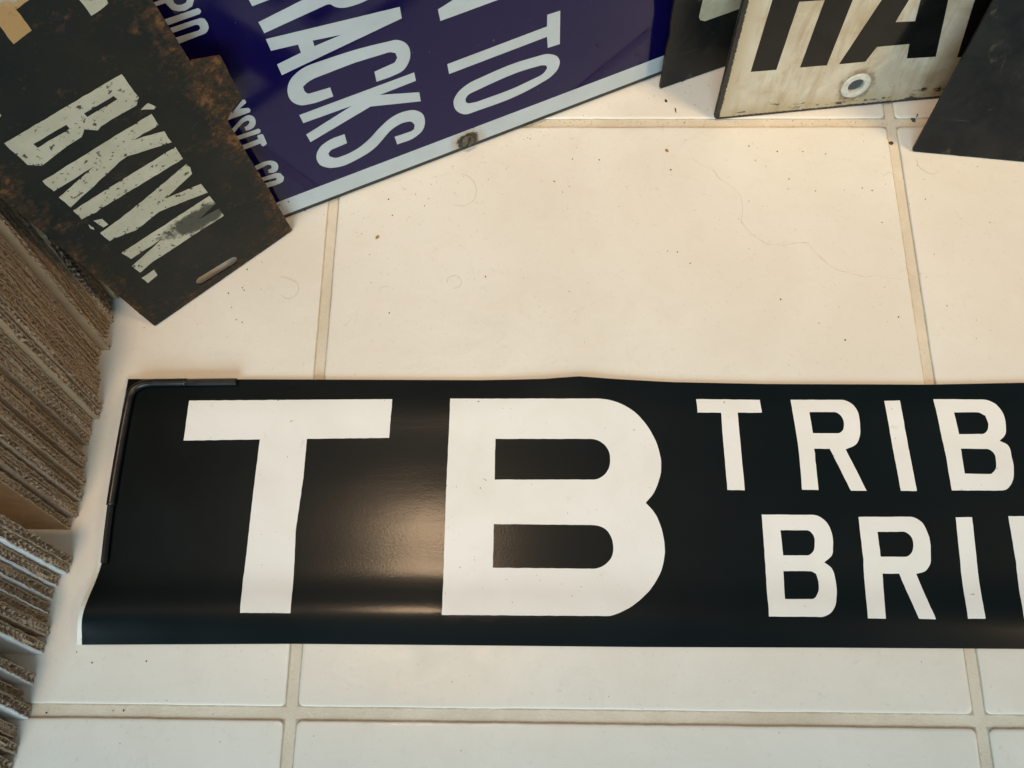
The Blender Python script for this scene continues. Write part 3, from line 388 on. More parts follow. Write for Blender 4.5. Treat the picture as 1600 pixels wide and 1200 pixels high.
def m_blue_white(stain=None):
    k = Mat('white_enamel', 0.10, 0.5)
    v = k.coord()
    n = k.noise(v, 40.0, 4, 0.6)
    c = k.mix(k.ramp(n, [(0.4, 0.0), (0.75, 1.0)]), (0.42, 0.455, 0.485), (0.37, 0.40, 0.41))
    sp = k.noise(v, 330.0, 2, 0.5)
    c = k.mix(k.ramp(sp, [(0.745, 0.0), (0.77, 0.8)]), c, (0.20, 0.13, 0.07))
    if stain:
        x, y, z = k.xyz()
        dx = k.math('MULTIPLY', k.math('SUBTRACT', x, stain[0] + 0.0004), 0.92)
        dy = k.math('SUBTRACT', y, stain[1] + 0.0008)
        d = k.math('SQRT', k.math('ADD', k.math('MULTIPLY', dx, dx), k.math('MULTIPLY', dy, dy)))
        d = k.math('ADD', d, k.math('MULTIPLY', k.math('SUBTRACT', k.noise(v, 260.0, 5, 0.7), 0.5), 0.007))
        c = k.mix(k.math('MULTIPLY', k.math('SUBTRACT', 1.0, k.sstep(d, 0.004, 0.0125)), 0.75), c, (0.30, 0.20, 0.10))
        c = k.mix(k.math('SUBTRACT', 1.0, k.sstep(d, 0.0052, 0.0070)), c, (0.028, 0.020, 0.013))
        # rusty spots along the bottom lip
        e = k.math('ADD', y, k.math('MULTIPLY', k.noise(v, 38.0, 6, 0.72), 0.0135))
        c = k.mix(k.math('MULTIPLY', k.math('SUBTRACT', 1.0, k.sstep(e, 0.0042, 0.0062)), 0.85), c, (0.16, 0.11, 0.06))
    k.color(c)
    return k.m


def m_rusty_black(w, h):
    k = Mat('rusty_black_steel', 0.55, 0.2)
    v = k.coord()
    a = k.noise(v, 62.0, 8, 0.72, 0.2)
    b = k.noise(v, 330.0, 6, 0.7, 0.2)
    f = k.noise(v, 900.0, 3, 0.6)
    base = k.mix(k.ramp(k.noise(v, 22.0, 4, 0.6), [(0.35, 0.0), (0.7, 1.0)]), (0.008, 0.0105, 0.010), (0.018, 0.016, 0.012))
    x, y, z = k.xyz()
    # rust creeps in from the edges of the plate
    ex = k.math('MINIMUM', x, k.math('SUBTRACT', w, x))
    ed = k.math('MINIMUM', ex, y)
    ed = k.math('SUBTRACT', 1.0, k.sstep(ed, -0.004, 0.020))
    tab = k.sstep(x, w - 0.014, w + 0.002)
    r = k.math('ADD', k.math('ADD', k.math('MULTIPLY', a, 0.75), k.math('MULTIPLY', b, 0.35)), k.math('ADD', k.math('MULTIPLY', ed, 0.125), k.math('MULTIPLY', tab, 0.03)))
    m1 = k.ramp(r, [(0.615, 0.0), (0.74, 1.0)])
    rust = k.mix(k.ramp(b, [(0.38, 0.0), (0.66, 1.0)]), (0.036, 0.022, 0.013), (0.095, 0.045, 0.021))
    c = k.mix(m1, base, rust)
    m2 = k.ramp(k.math('ADD', r, k.math('MULTIPLY', b, 0.10)), [(0.775, 0.0), (0.86, 0.9)])
    c = k.mix(m2, c, (0.15, 0.072, 0.028))
    c = k.mix(k.ramp(f, [(0.66, 0.0), (0.74, 0.25)]), c, (0.12, 0.11, 0.09))
    k.color(c)
    k.rough(k.ramp(m1, [(0.0, 0.48), (1.0, 0.85)]))
    k.bump(k.math('ADD', k.math('MULTIPLY', m1, 0.5), k.math('MULTIPLY', b, 0.4)), 0.5, 0.0007)
    return k.m


def m_old_paint():
    k = Mat('worn_cream_paint', 0.5, 0.4)
    v = k.coord()
    a = k.noise(v, 60.0, 5, 0.6)
    c = k.mix(k.ramp(a, [(0.35, 0.0), (0.7, 1.0)]), (0.47, 0.425, 0.325), (0.38, 0.34, 0.25))
    s = k.noise(v, 300.0, 4, 0.6, 0.15)
    c = k.mix(k.ramp(s, [(0.605, 0.0), (0.645, 0.95)]), c, (0.022, 0.020, 0.016))
    s2 = k.noise(v, 620.0, 3, 0.55)
    c = k.mix(k.ramp(s2, [(0.655, 0.0), (0.69, 0.9)]), c, (0.03, 0.025, 0.018))
    # the worn black blotch across the N and the orange rust on the upper letter
    x, y, z = k.xyz()
    nz = k.math('MULTIPLY', k.math('SUBTRACT', k.noise(v, 130.0, 6, 0.7), 0.5), 1.6)

    def blot(px, py, sx, sy, rot):
        cr, sr = math.cos(rot), math.sin(rot)
        dx, dy = k.math('SUBTRACT', x, px), k.math('SUBTRACT', y, py)
        u = k.math('ADD', k.math('MULTIPLY', dx, cr / sx), k.math('MULTIPLY', dy, sr / sx))
        w = k.math('ADD', k.math('MULTIPLY', dx, -sr / sy), k.math('MULTIPLY', dy, cr / sy))
        d = k.math('SQRT', k.math('ADD', k.math('MULTIPLY', u, u), k.math('MULTIPLY', w, w)))
        return k.math('SUBTRACT', 1.0, k.sstep(k.math('ADD', d, nz), 0.65, 1.0))
    c = k.mix(k.math('MULTIPLY', blot(*BLOT_N), 0.93), c, (0.030, 0.033, 0.024))
    c = k.mix(k.math('MULTIPLY', blot(*BLOT_R), 0.8), c, (0.42, 0.20, 0.045))
    c = k.mix(k.ramp(k.noise(k.coord((1, 3, 1)), 85.0, 6, 0.7, 1.5), [(0.66, 0.0), (0.70, 0.5)]), c, (0.16, 0.12, 0.08))
    k.color(c)
    return k.m


def m_cream_enamel():
    k = Mat('stained_cream_enamel', 0.22, 0.5)
    v = k.coord()
    st = k.noise(k.coord((150, 26, 1)), 1.0, 6, 0.65, 0.6)
    bl = k.noise(v, 42.0, 6, 0.62, 0.5)
    c = k.mix(k.ramp(bl, [(0.35, 0.0), (0.65, 1.0)]), (0.53, 0.475, 0.385), (0.40, 0.32, 0.215))
    c = k.mix(k.ramp(st, [(0.50, 0.0), (0.72, 0.75)]), c, (0.30, 0.205, 0.11))
    x, y, z = k.xyz()
    # brown tide along the left edge and the foot
    e = k.math('MINIMUM', x, y)
    e = k.math('ADD', e, k.math('MULTIPLY', k.math('SUBTRACT', bl, 0.5), 0.022))
    c = k.mix(k.math('MULTIPLY', k.math('SUBTRACT', 1.0, k.sstep(e, 0.001, 0.012)), 0.6), c, (0.33, 0.25, 0.135))
    # grime round the eyelet
    dx = k.math('SUBTRACT', x, HA_GROMMET[0][0] / 1000)
    dy = k.math('SUBTRACT', y, HA_GROMMET[0][1] / 1000)
    d = k.math('SQRT', k.math('ADD', k.math('MULTIPLY', dx, dx), k.math('MULTIPLY', dy, dy)))
    d = k.math('ADD', d, k.math('MULTIPLY', k.math('SUBTRACT', k.noise(v, 210.0, 5, 0.7), 0.5), 0.012))
    c = k.mix(k.math('MULTIPLY', k.math('SUBTRACT', 1.0, k.sstep(d, 0.0085, 0.0125)), 0.75), c, (0.16, 0.11, 0.055))
    # chipped black rim and chips near the foot
    jag = k.math('MULTIPLY', k.math('SUBTRACT', k.noise(v, 520.0, 4, 0.7), 0.5), 0.0024)
    rim = k.math('MINIMUM', k.math('SUBTRACT', x, 0.0014), k.math('SUBTRACT', y, 0.0004))
    rim = k.math('ADD', rim, jag)
    c = k.mix(k.math('SUBTRACT', 1.0, k.sstep(rim, 0.0009, 0.0015)), c, (0.018, 0.016, 0.014))
    chip = k.noise(k.coord((70, 190, 1)), 1.0, 6, 0.7, 0.4)
    low = k.math('SUBTRACT', 1.0, k.sstep(y, 0.004, 0.016))
    cm = k.ramp(k.math('ADD', chip, k.math('MULTIPLY', low, 0.12)), [(0.675, 0.0), (0.70, 1.0)])
    c = k.mix(cm, c, (0.03, 0.026, 0.02))
    k.color(c)
    k.rough(k.ramp(bl, [(0.3, 0.14), (0.7, 0.42)]))
    return k.m


def m_dark_plate(warm=0.0):
    k = Mat('dark_painted_steel', 0.45, 0.25)
    v = k.coord()
    a = k.noise(v, 40.0, 6, 0.65, 0.6)
    s = k.noise(k.coord((90, 50, 90)), 1.0, 6, 0.7, 1.2)
    c = k.mix(k.ramp(a, [(0.4, 0.0), (0.7, 1.0)]), (0.0055, 0.0065, 0.0075), (0.014 + warm, 0.013 + warm * .6, 0.012))
    c = k.mix(k.ramp(s, [(0.60, 0.0), (0.68, 0.35)]), c, (0.10, 0.085, 0.06))
    mp = k.new('ShaderNodeMapping')
    mp.inputs['Rotation'].default_value = (0, 0, 0.5)
    mp.inputs['Scale'].default_value = (14, 420, 1)
    k.l(k.tc.outputs['Object'], mp.inputs['Vector'])
    sr = k.noise(mp.outputs[0], 1.0, 3, 0.6, 0.3)
    c = k.mix(k.ramp(sr, [(0.70, 0.0), (0.74, 0.5)]), c, (0.13, 0.12, 0.10))
    f = k.noise(v, 800.0, 3, 0.6)
    c = k.mix(k.ramp(f, [(0.68, 0.0), (0.75, 0.4)]), c, (0.10, 0.09, 0.075))
    k.color(c)
    k.rough(k.ramp(a, [(0.35, 0.32), (0.75, 0.6)]))
    k.bump(k.math('ADD', a, k.math('MULTIPLY', f, 0.1)), 0.25, 0.0006)
    return k.m


def m_simple(name, col, rough=0.5, var=0.25, scale=120.0, spec=0.5, metal=0.0, bump=0.2):
    k = Mat(name, rough, spec)
    n = k.noise(k.coord(rnd=True), scale, 5, 0.62)
    lo = tuple(x * (1 - var) for x in col)
    hi = tuple(x * (1 + var) for x in col)
    k.color(k.mix(k.ramp(n, [(0.32, 0.0), (0.70, 1.0)]), lo, hi))
    k.b.inputs['Metallic'].default_value = metal
    if bump:
        k.bump(n, bump, 0.0006)
    return k.m


def m_kraft(name, col, cut=False):
    k = Mat(name, 0.85, 0.15)
    v = k.coord(rnd=True)
    oi = k.new('ShaderNodeObjectInfo')
    if cut:
        v = k.coord((1, 1.6, 0.45), rnd=True)
    n = k.noise(v, 150.0 if not cut else 520.0, 6, 0.68, 0.4)
    lo = tuple(x * (0.55 if cut else 0.84) for x in col)
    hi = tuple(x * (1.45 if cut else 1.12) for x in col)
    c = k.mix(k.ramp(n, [(0.3, 0.0), (0.7, 1.0)]), lo, hi)
    dk = tuple(x * 0.78 for x in col)
    c = k.mix(k.math('MULTIPLY', oi.outputs['Random'], 0.5), c, dk)
    k.color(c)
    k.bump(n, 0.5 if cut else 0.15, 0.0008)
    return k.m


BLOT_N = (0, 0, 1, 1, 0)
BLOT_R = (0, 0, 1, 1, 0)
_n = dict(BK_LETTERS)['n'][0]
_u, _v = Vector(_n[9]) / 1000, Vector(_n[4]) / 1000
_c = (_u * 0.35 + _v * 0.65)
_d = (_v - _u)
BLOT_N = (_c.x, _c.y, _d.length * 0.74, 0.0078, math.atan2(_d.y, _d.x) - 0.04)
_p = Vector(BK_LETTERS[7][1][0][5]) / 1000
BLOT_R = (_p.x - 0.003, _p.y + 0.004, 0.014, 0.009, 0.0)

TILE, GROUT = m_tile(), m_grout()
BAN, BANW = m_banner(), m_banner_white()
BLUE = m_blue()
WHITE_E = m_blue_white()
WHITE_B = m_blue_white((BL_SCREW[0][0] / 1000, BL_SCREW[0][1] / 1000))
KRAFT = m_kraft('kraft_liner', (0.48, 0.355, 0.235))
KRAFT_CUT = m_kraft('kraft_cut_edge', (0.44, 0.335, 0.245), True)
KRAFT_L = m_kraft('kraft_inner_liner', (0.40, 0.30, 0.205))
KRAFT_W = m_simple('white_liner', (0.74, 0.77, 0.80), 0.55, 0.04, 60, 0.4, 0, 0.05)
BLACK_E = m_simple('black_enamel', (0.007, 0.0068, 0.0065), 0.13, 0.3, 70, 0.34, 0, 0.05)
STEEL_K = m_simple('blackened_tool_steel', (0.018, 0.018, 0.020), 0.33, 0.35, 260, 0.5, 0.2, 0.15)
RUST_S = m_simple('rusty_screw', (0.085, 0.068, 0.05), 0.55, 0.5, 600, 0.5, 0.3, 0.6)
EYELET = m_simple('cream_eyelet', (0.52, 0.50, 0.44), 0.35, 0.2, 350, 0.5, 0, 0.1)
CREAM_L = m_simple('cream_letter_enamel', (0.43, 0.38, 0.27), 0.3, 0.22, 80, 0.5, 0, 0.1)
CRUMB = m_simple('dark_crumb', (0.075, 0.052, 0.034), 0.8, 0.6, 400, 0.3)
HAIR = m_simple('brown_hair', (0.45, 0.36, 0.27), 0.4, 0.1, 100, 0.5, 0, 0)

# ------------------------------------------------------------------ tiled floor
PITCH, JOINT = 0.33, 0.0063
fl_me = mesh('floor', [(-0.7, -0.7, -0.0009), (1.0, -0.7, -0.0009), (1.0, 1.0, -0.0009), (-0.7, 1.0, -0.0009)], [(0, 1, 2, 3)])
floor = link('floor', fl_me, GROUT)
tag(floor, 'cream glazed square floor tiles with sandy grout joints', 'floor', kind='structure')


def tile_mesh(seed):
    rg = random.Random(seed)
    hw = (PITCH - JOINT) / 2
    rad = 0.0026
    base = []
    for k, (cx, cy) in enumerate(((1, 1), (-1, 1), (-1, -1), (1, -1))):
        for q in range(7):
            a = R(90 * k + 15 * q)
            base.append((cx * (hw - rad) + rad * math.cos(a), cy * (hw - rad) + rad * math.sin(a)))
    out = []
    n = len(base)
    for i in range(n):
        a, b = Vector(base[i]), Vector(base[(i + 1) % n])
        L = (b - a).length
        k = max(1, int(L / 0.004))
        for q in range(k):
            out.append(a.lerp(b, q / k))
    off = rg.uniform(0, 50)
    pts = []
    for p in out:
        d = p.normalized()
        w = noise.noise(Vector((p.x * 45 + off, p.y * 45, off))) * 0.00028 + noise.noise(Vector((p.x * 260, p.y * 260 + off, 3))) * 0.0002
        pts.append(p + d * w)
    n = len(pts)
    V, F = [], []
    for inset, z in ((0.0, -0.006), (0.0, -0.0010), (0.00012, -0.00022), (0.00045, -0.00005), (0.0016, -0.00001), (0.006, 0.0)):
        for p in pts:
            q = Vector((p.x, p.y))
            sx = (hw - inset) / hw
            V.append((q.x * sx, q.y * sx, z))
    for r in range(5):
        for i in range(n):
            j = (i + 1) % n
            F.append((r * n + i, r * n + j, (r + 1) * n + j, (r + 1) * n + i))
    F.append(tuple(range(5 * n, 6 * n)))
    me = mesh('tile', V, F)
    me.polygons.foreach_set('use_smooth', [len(p.vertices) < 5 for p in me.polygons])
    return me


variants = [tile_mesh(s) for s in range(4)]
tiles = {}
for i in range(-2, 3):
    for j in range(-2, 3):
        t = link('tile', variants[(i * 3 + j) % 4], TILE, floor)
        t.location = ((i + 0.5) * PITCH, (j + 0.5) * PITCH, 0)
        t.rotation_euler.z = R(90 * ((i + 2 * j) % 4))
        tiles[(i, j)] = t
# raised hairline vein in the glaze of the middle tile
CRACK_M = m_simple('glaze_vein', (0.665, 0.61, 0.54), 0.5, 0.06, 400, 0.4, 0, 0.0)
vp = resample(mm(CRACK), 0.0022, 0.00025, closed=False)
V, F = [], []
for i, p in enumerate(vp):
    a, b = Vector(vp[max(0, i - 1)]), Vector(vp[min(len(vp) - 1, i + 1)])
    d = (b - a).normalized()
    nn = Vector((-d.y, d.x))
    w = rng.uniform(0.00015, 0.0005) * (0.4 + 0.6 * math.sin(math.pi * i / (len(vp) - 1)))
    P = Vector(p)
    V += [(P.x - nn.x * w, P.y - nn.y * w, 0.00001), (P.x, P.y, 0.00009), (P.x + nn.x * w, P.y + nn.y * w, 0.00001)]
    if i:
        s = 3 * (i - 1)
        F += [(s, s + 3, s + 4, s + 1), (s + 1, s + 4, s + 5, s + 2)]
vein = link('glaze_vein', mesh('glaze_vein', V, F), CRACK_M, floor)

# ------------------------------------------------------------------ cardboard sheets
W_C = 0.26


def liner_mesh(th, y0, seed, rag, H_C):
    rg = random.Random(seed)
    V, F = [], []
    rows = int(190 * H_C / 0.21)
    for r in range(rows + 1):
        z = H_C * r / rows
        x = noise.noise(Vector((z * 60, seed * 3.1, 0))) * rag + noise.noise(Vector((z * 420, seed * 1.7, 5))) * rag * 0.6 + rg.gauss(0, rag * 0.28)
        wav = noise.noise(Vector((z * 190, seed * 2.3, 9))) * 0.0004 + noise.noise(Vector((z * 40, seed * 4.3, 2))) * 0.0003
        V += [(x, y0 + wav, z), (x, y0 + th + wav, z), (-0.005, y0, z), (-0.005, y0 + th, z)]
        if r:
            a, b = 4 * (r - 1), 4 * r
            F += [(a, b, b + 2, a + 2), (a + 1, a + 3, b + 3, b + 1), (a, a + 1, b + 1, b), ]
    e = 4 * rows
    F += [(0, 2, 3, 1), (e, e + 1, e + 3, e + 2)]
    n = len(V)
    V += [(-0.005, y0, 0), (-0.005, y0 + th, 0), (-0.005, y0 + th, H_C), (-0.005, y0, H_C), (-W_C, y0, 0), (-W_C, y0 + th, 0), (-W_C, y0 + th, H_C), (-W_C, y0, H_C)]
    F += [(n, n + 3, n + 7, n + 4), (n + 1, n + 5, n + 6, n + 2), (n + 4, n + 7, n + 6, n + 5), (n, n + 4, n + 5, n + 1), (n + 3, n + 2, n + 6, n + 7)]
    return mesh('liner', V, F)


def flute_mesh(th, seed, H_C, lam=0.0037):
    """crushed, roughly sawn corrugated core: solid body whose cut end is a broken, pitted band"""
    V, F = [], []
    rg = random.Random(int(seed * 10))
    rows, cols = int(H_C / 0.0009), 5
    ya, yb = LT * 0.6, th - LT * 0.6
    for r in range(rows + 1):
        z = H_C * r / rows
        for c in range(cols + 1):
            u = c / cols
            ph = 2 * math.pi * z / lam + 8.0 * noise.noise(Vector((z * 80, seed, 1)))
            wave = 0.5 + 0.42 * math.sin(ph)
            pit = max(0.0, abs(u - wave) - 0.22)
            op = max(0.0, noise.noise(Vector((z * 34, seed * 4.1 + (1 if u > 0.5 else 0) * 7.7, 6))) + 0.30)
            x = 0.0002 - pit * op * 0.060
            x += rg.gauss(0, 0.0002) + noise.noise(Vector((z * 55, u * 6, seed))) * 0.0013
            V.append((x, ya + (yb - ya) * u + rg.uniform(-0.0001, 0.0001), z + rg.uniform(-0.0003, 0.0003) * (0 < r < rows)))
        V += [(-W_C, ya, z), (-W_C, yb, z)]
        if r:
            k = cols + 3
            p, q = (r - 1) * k, r * k
            for c in range(cols):
                F += [(p + c, p + c + 1, q + c + 1), (p + c, q + c + 1, q + c)]
            F += [(p, q, q + cols + 1, p + cols + 1), (p + cols, p + cols + 2, q + cols + 2, q + cols)]
    k = cols + 3
    e = rows * k
    F += [tuple(range(cols + 1))[::-1] + (cols + 1, cols + 2), tuple(e + c for c in range(cols + 1)) + (e + cols + 2, e + cols + 1)]
    return mesh('fluting', V, F)


LT = 0.0007
sheet_cache = {}


def sheet_parts(th, var, hc):
    key = (th, var, hc)
    if key not in sheet_cache:
        sheet_cache[key] = (liner_mesh(LT, 0.0, var * 3 + 1, 0.0007, hc), liner_mesh(LT, th - LT, var * 3 + 2, 0.0007, hc), flute_mesh(th, var * 3 + 3.3, hc))
    return sheet_cache[key]


def cardboard(y, x, th, lean, var, label, group=None, white=False, hc=0.175, face=False):
    e = empty('cardboard_sheet')
    e.location = (x, y, 0.0004)
    e.rotation_euler = (-R(lean), 0, 0)
    f, b, c = sheet_parts(th, var, hc)
    for me, nm, mat in ((f, 'liner', KRAFT_W if white else (KRAFT if face else KRAFT_CUT)), (b, 'liner', KRAFT_L), (c, 'fluting', KRAFT_CUT)):
        o = link(nm, me, KRAFT, e)
        o.material_slots[0].link = 'OBJECT'
        o.material_slots[0].material = mat
    return tag(e, label, 'cardboard', group)


y = 0.0866
i = 0
rc = random.Random(11)
while y < 0.235:
    th = (0.0036, 0.0026, 0.0043, 0.0030, 0.0038)[(i * 3 + i // 4) % 5] if i else 0.0042
    x = -0.1203 + 0.0014 * math.sin(i * 0.55) + rc.uniform(-0.0019, 0.0015)
    if i in (5, 13, 14, 22, 29):
        x += 0.0028
    if i == 0:
        cardboard(y, -0.1225, th, 14.5, 0, 'brown cardboard sheet at front of the tight brown pack, flat face showing', face=True)
    else:
        cardboard(y, x, th, 14.5, i % 5, 'brown corrugated cardboard sheet standing in the tight pack beside the rusty sign', 'brown sheets in the tight pack', face=i in (5, 13, 22, 29))
    y += th / math.cos(R(14.5)) + 0.0004 + rc.choice((0.0, 0.0002, 0.0007, 0.0014))
    i += 1
LOW = [
    (0.0688, -0.1187, 0.0042, 13.3, False, 'brown sheet heading the loose row, just in front of the gap'),
    (0.0641, -0.1197, 0.0043, 13.5, True, 'white-faced cardboard sheet with widest white strip near the gap in the row'),
    (0.0577, -0.1237, 0.005, 14.0, True, 'white-faced cardboard sheet, second white strip down in the loose row'),
    (0.0512, -0.1253, 0.005, 14.4, True, 'white-faced cardboard sheet, third white strip down in the loose row'),
    (0.0448, -0.1263, 0.0048, 14.8, True, 'white-faced cardboard sheet, fourth and thinnest white strip in the loose row'),
    (0.0397, -0.1262, 0.0042, 15.1, False, 'brown cardboard sheet between thin white strip and thick brown one'),
    (0.034, -0.1243, 0.0048, 15.5, False, 'brown cardboard sheet resting on the back of the broad white face'),
    (0.0258, -0.1252, 0.005, 16.8, True, 'white-faced cardboard sheet with a broad white face above bare floor'),
    (0.0112, -0.1275, 0.005, 19.0, True, 'white-faced cardboard sheet standing alone above the grout joint'),
    (0.0042, -0.1318, 0.0042, 19.5, False, 'short brown cardboard sheet tucked behind the one on the grout joint'),
    (-0.0038, -0.1272, 0.0056, 20.5, True, 'white-faced cardboard sheet whose foot stands on the grout joint'),
    (-0.0127, -0.1318, 0.005, 21.5, False, 'brown cardboard sheet just below the grout joint at left edge'),
    (-0.0197, -0.13, 0.0044, 22.5, False, 'brown cardboard sheet second from the bottom at left edge'),
    (-0.0283, -0.131, 0.005, 23.5, True, 'white-faced cardboard sheet at the very bottom left corner'),
]
for q, (yy, xx, th, ln, wh, lb) in enumerate(LOW):
    cardboard(yy, xx, th, ln, q % 5, lb, 'loose row of cardboard sheets', wh, 0.088)


# ------------------------------------------------------------------ enamel and steel signs
def frame(key):
    A, e, u = (Vector(q) for q in FRAMES[key])
    n = e.cross(u)
    mt = Matrix.Identity(4)
    for r in range(3):
        mt[r][0], mt[r][1], mt[r][2], mt[r][3] = e[r], u[r], n[r], A[r]
    mt[2][3] += 0.0006
    return mt


def arc(cx, cy, rx, ry, a0, a1, n):
    return [(cx + rx * math.cos(R(a0 + (a1 - a0) * i / n)), cy + ry * math.sin(R(a0 + (a1 - a0) * i / n))) for i in range(n + 1)]


def rough_loop(lp, step, amp, seed, freq=300):
    out = []
    for (x, y) in resample(lp, step):
        out.append((x + amp * noise.noise(Vector((x * freq, y * freq, seed))), y + amp * noise.noise(Vector((y * freq, x * freq, seed + 9)))))
    return out


def letters(items, parent, mat, z, step, amp, th=0.0002):
    for q, (nm, loops) in enumerate(items):
        lps = [rough_loop(mm(lp), step, amp, q * 3.7 + k) for k, lp in enumerate(loops)]
        name = {'apostrophe': 'apostrophe', 'stop': 'full_stop', 'bar': 'letter_stroke'}.get(nm, 'letter')
        slab(name, lps, z - 0.0003, z + th, mat, parent, multi=True)


def bevel(o, w):
    b = o.modifiers.new('bevel', 'BEVEL')
    b.width = w
    b.segments = 2
    b.limit_method = 'ANGLE'
    b.angle_limit = R(50)


# rusty black plate with the worn cream letters, standing on its short end
bk = empty('station_sign', frame('bk'))
tag(bk, 'rusty black metal sign with worn cream lettering, standing on end beside cardboard', 'sign')
WBK, HBK = 0.0945, 0.275
out = [(0.0010, 0.0), (0.0921, 0.0), (0.0930, 0.0009), (0.0940, 0.040), (WBK + 0.0002, 0.0938), (0.0977, 0.0963), (0.1058, 0.1000), (0.1069, 0.1254),
       (WBK + 0.0003, 0.1312), (WBK + 0.0010, HBK - 0.001), (WBK, HBK), (0.0025, HBK), (0.0015, HBK - 0.001), (0.0, 0.0010)]
s0, s1 = (Vector(q) / 1000 for q in BK_SLOT)
slot = arc(s1.x, s1.y, 0.0032, 0.0032, -90, 90, 8) + arc(s0.x, s0.y, 0.0032, 0.0032, 90, 270, 8)
RBK = m_rusty_black(WBK, HBK)
pl = slab('plate', [rough_loop(out, 0.003, 0.00035, 3, 220), slot], -0.0009, 0.0, RBK, bk)
bevel(pl, 0.0003)
letters(BK_LETTERS, bk, m_old_paint(), 0.0, 0.0011, 0.00028, 0.00012)

# blue enamel sign
bl = empty('transit_sign', frame('bl'))
tag(bl, 'deep blue enamel sign with white letters and white border, leaning back', 'sign')
S0, S1, HB, TB = -0.088, 0.275, 0.46, 0.0030
BT = 0.0154
slab('plate', [[(S0, BT), (S1, BT), (S1, HB), (S0, HB)]], -TB, 0.0, BLUE, bl)
brd = slab('border', [rough_loop([(S0, 0.0032), (S1, 0.0032), (S1, BT), (S0, BT)], 0.004, 0.00012, 5, 90)], -TB, 0.0001, WHITE_B, bl)
bevel(brd, 0.0007)
lip_m = m_simple('dark_sign_lip', (0.02, 0.022, 0.024), 0.5, 0.4, 200)
slab('lip', [rough_loop([(S0, 0.0), (S1, 0.0), (S1, 0.0031), (S0, 0.0031)], 0.005, 0.00012, 6, 120)], -0.0105, -0.0009, lip_m, bl)
letters(BL_LETTERS, bl, WHITE_E, 0.0, 0.0022, 0.00006, 0.00008)
sx, sy = BL_SCREW[0][0] / 1000, BL_SCREW[0][1] / 1000 + 0.0008
prof = [(0.0042, 0.0), (0.0041, 0.0007), (0.0033, 0.0014), (0.0018, 0.0018), (0.0, 0.0019)]
V, F = [], []
for r_, z_ in prof[:-1]:
    for q in range(24):
        a = 2 * math.pi * q / 24
        V.append((sx + r_ * math.cos(a), sy + r_ * math.sin(a), z_))
V.append((sx, sy, prof[-1][1]))
for r_ in range(3):
    for q in range(24):
        F.append((r_ * 24 + q, r_ * 24 + (q + 1) % 24, r_ * 24 + 24 + (q + 1) % 24, r_ * 24 + 24 + q))
F += [(72 + q, 72 + (q + 1) % 24, 96) for q in range(24)]
scr = link('screw', mesh('screw', V, F), RUST_S, bl, True)
sl_m = m_simple('screw_slot', (0.012, 0.01, 0.008), 0.8, 0.2, 300)
a = R(62)
dx, dy = math.cos(a), math.sin(a)
sl = [(sx + dx * p * 0.0037 - dy * w * 0.0004, sy + dy * p * 0.0037 + dx * w * 0.0004) for p, w in ((-1, -1), (1, -1), (1, 1), (-1, 1))]
slab('slot', [sl], 0.0010, 0.00194, sl_m, scr)
for q, (cx, cy) in enumerate(BL_CHIPS):
    lp = [(cx / 1000 + rng.uniform(.0003, .0007) * math.cos(t * .9), cy / 1000 + rng.uniform(.0003, .0006) * math.sin(t * .9)) for t in range(7)]
    slab('enamel_chip', [lp], -0.0002, 0.00016, sl_m, bl)

# narrow dark plate behind, one cream letter showing
d2 = empty('dark_letter_sign', frame('d2'))
tag(d2, 'narrow dark sign with part of a cream letter, between blue and cream signs', 'sign')
o2 = [(0.0008, 0.0), (0.0135, 0.0), (0.0150, -0.0008), (0.0172, 0.0), (0.085, 0.0), (0.085, 0.22), (-0.0004, 0.22), (-0.0004, 0.05), (0.0006, 0.043), (0.0, 0.03), (0.0, 0.001)]
pl = slab('plate', [rough_loop(o2, 0.003, 0.0003, 8, 240)], -0.0018, 0.0, m_dark_plate(0.006), d2)
bevel(pl, 0.0003)
slab('letter', [rough_loop(mm(D2_LETTER), 0.002, 0.0001, 4)], -0.0002, 0.0001, CREAM_L, d2)

# cream enamel sign with tall black letters and an eyelet
ha = empty('enamel_letter_sign', frame('ha'))
tag(ha, 'stained cream enamel sign with tall black letters and a white eyelet', 'sign')
gx, gy = HA_GROMMET[0][0] / 1000, HA_GROMMET[0][1] / 1000
ho = [(0.0022, 0.0), (0.20, 0.0), (0.20, 0.235), (0.0, 0.235), (0.0, 0.0022), (0.0006, 0.0006)]
hole = arc(gx, gy, 0.0047, 0.0047, 0, 345, 23)
pl = slab('plate', [rough_loop(ho, 0.004, 0.00025, 2, 200), hole], -0.0014, 0.0, m_cream_enamel(), ha)
for p_ in pl.data.polygons:
    if len(p_.vertices) == 4:
        p_.material_index = 1
pl.data.materials.append(m_simple('blackened_steel_edge', (0.016, 0.014, 0.012), 0.5, 0.4, 300))
bevel(pl, 0.0004)
letters(HA_LETTERS, ha, BLACK_E, 0.0, 0.003, 0.00008, 0.0001)
V, F = [], []
pr = [(0.0046, -0.0022), (0.0046, 0.0002), (0.0048, 0.0005), (0.0054, 0.0007), (0.0074, 0.0006), (0.0083, 0.0003), (0.0085, 0.0000)]
for r_, z_ in pr:
    for q in range(32):
        t = 2 * math.pi * q / 32
        V.append((gx + r_ * math.cos(t), gy + r_ * math.sin(t), z_))
for r_ in range(len(pr) - 1):
    for q in range(32):
        F.append((r_ * 32 + q, r_ * 32 + 32 + q, r_ * 32 + 32 + (q + 1) % 32, r_ * 32 + (q + 1) % 32))
link('eyelet', mesh('eyelet', V, F), EYELET, ha, True)
lipm = m_simple('blackened_edge', (0.016, 0.014, 0.012), 0.5, 0.4, 300)
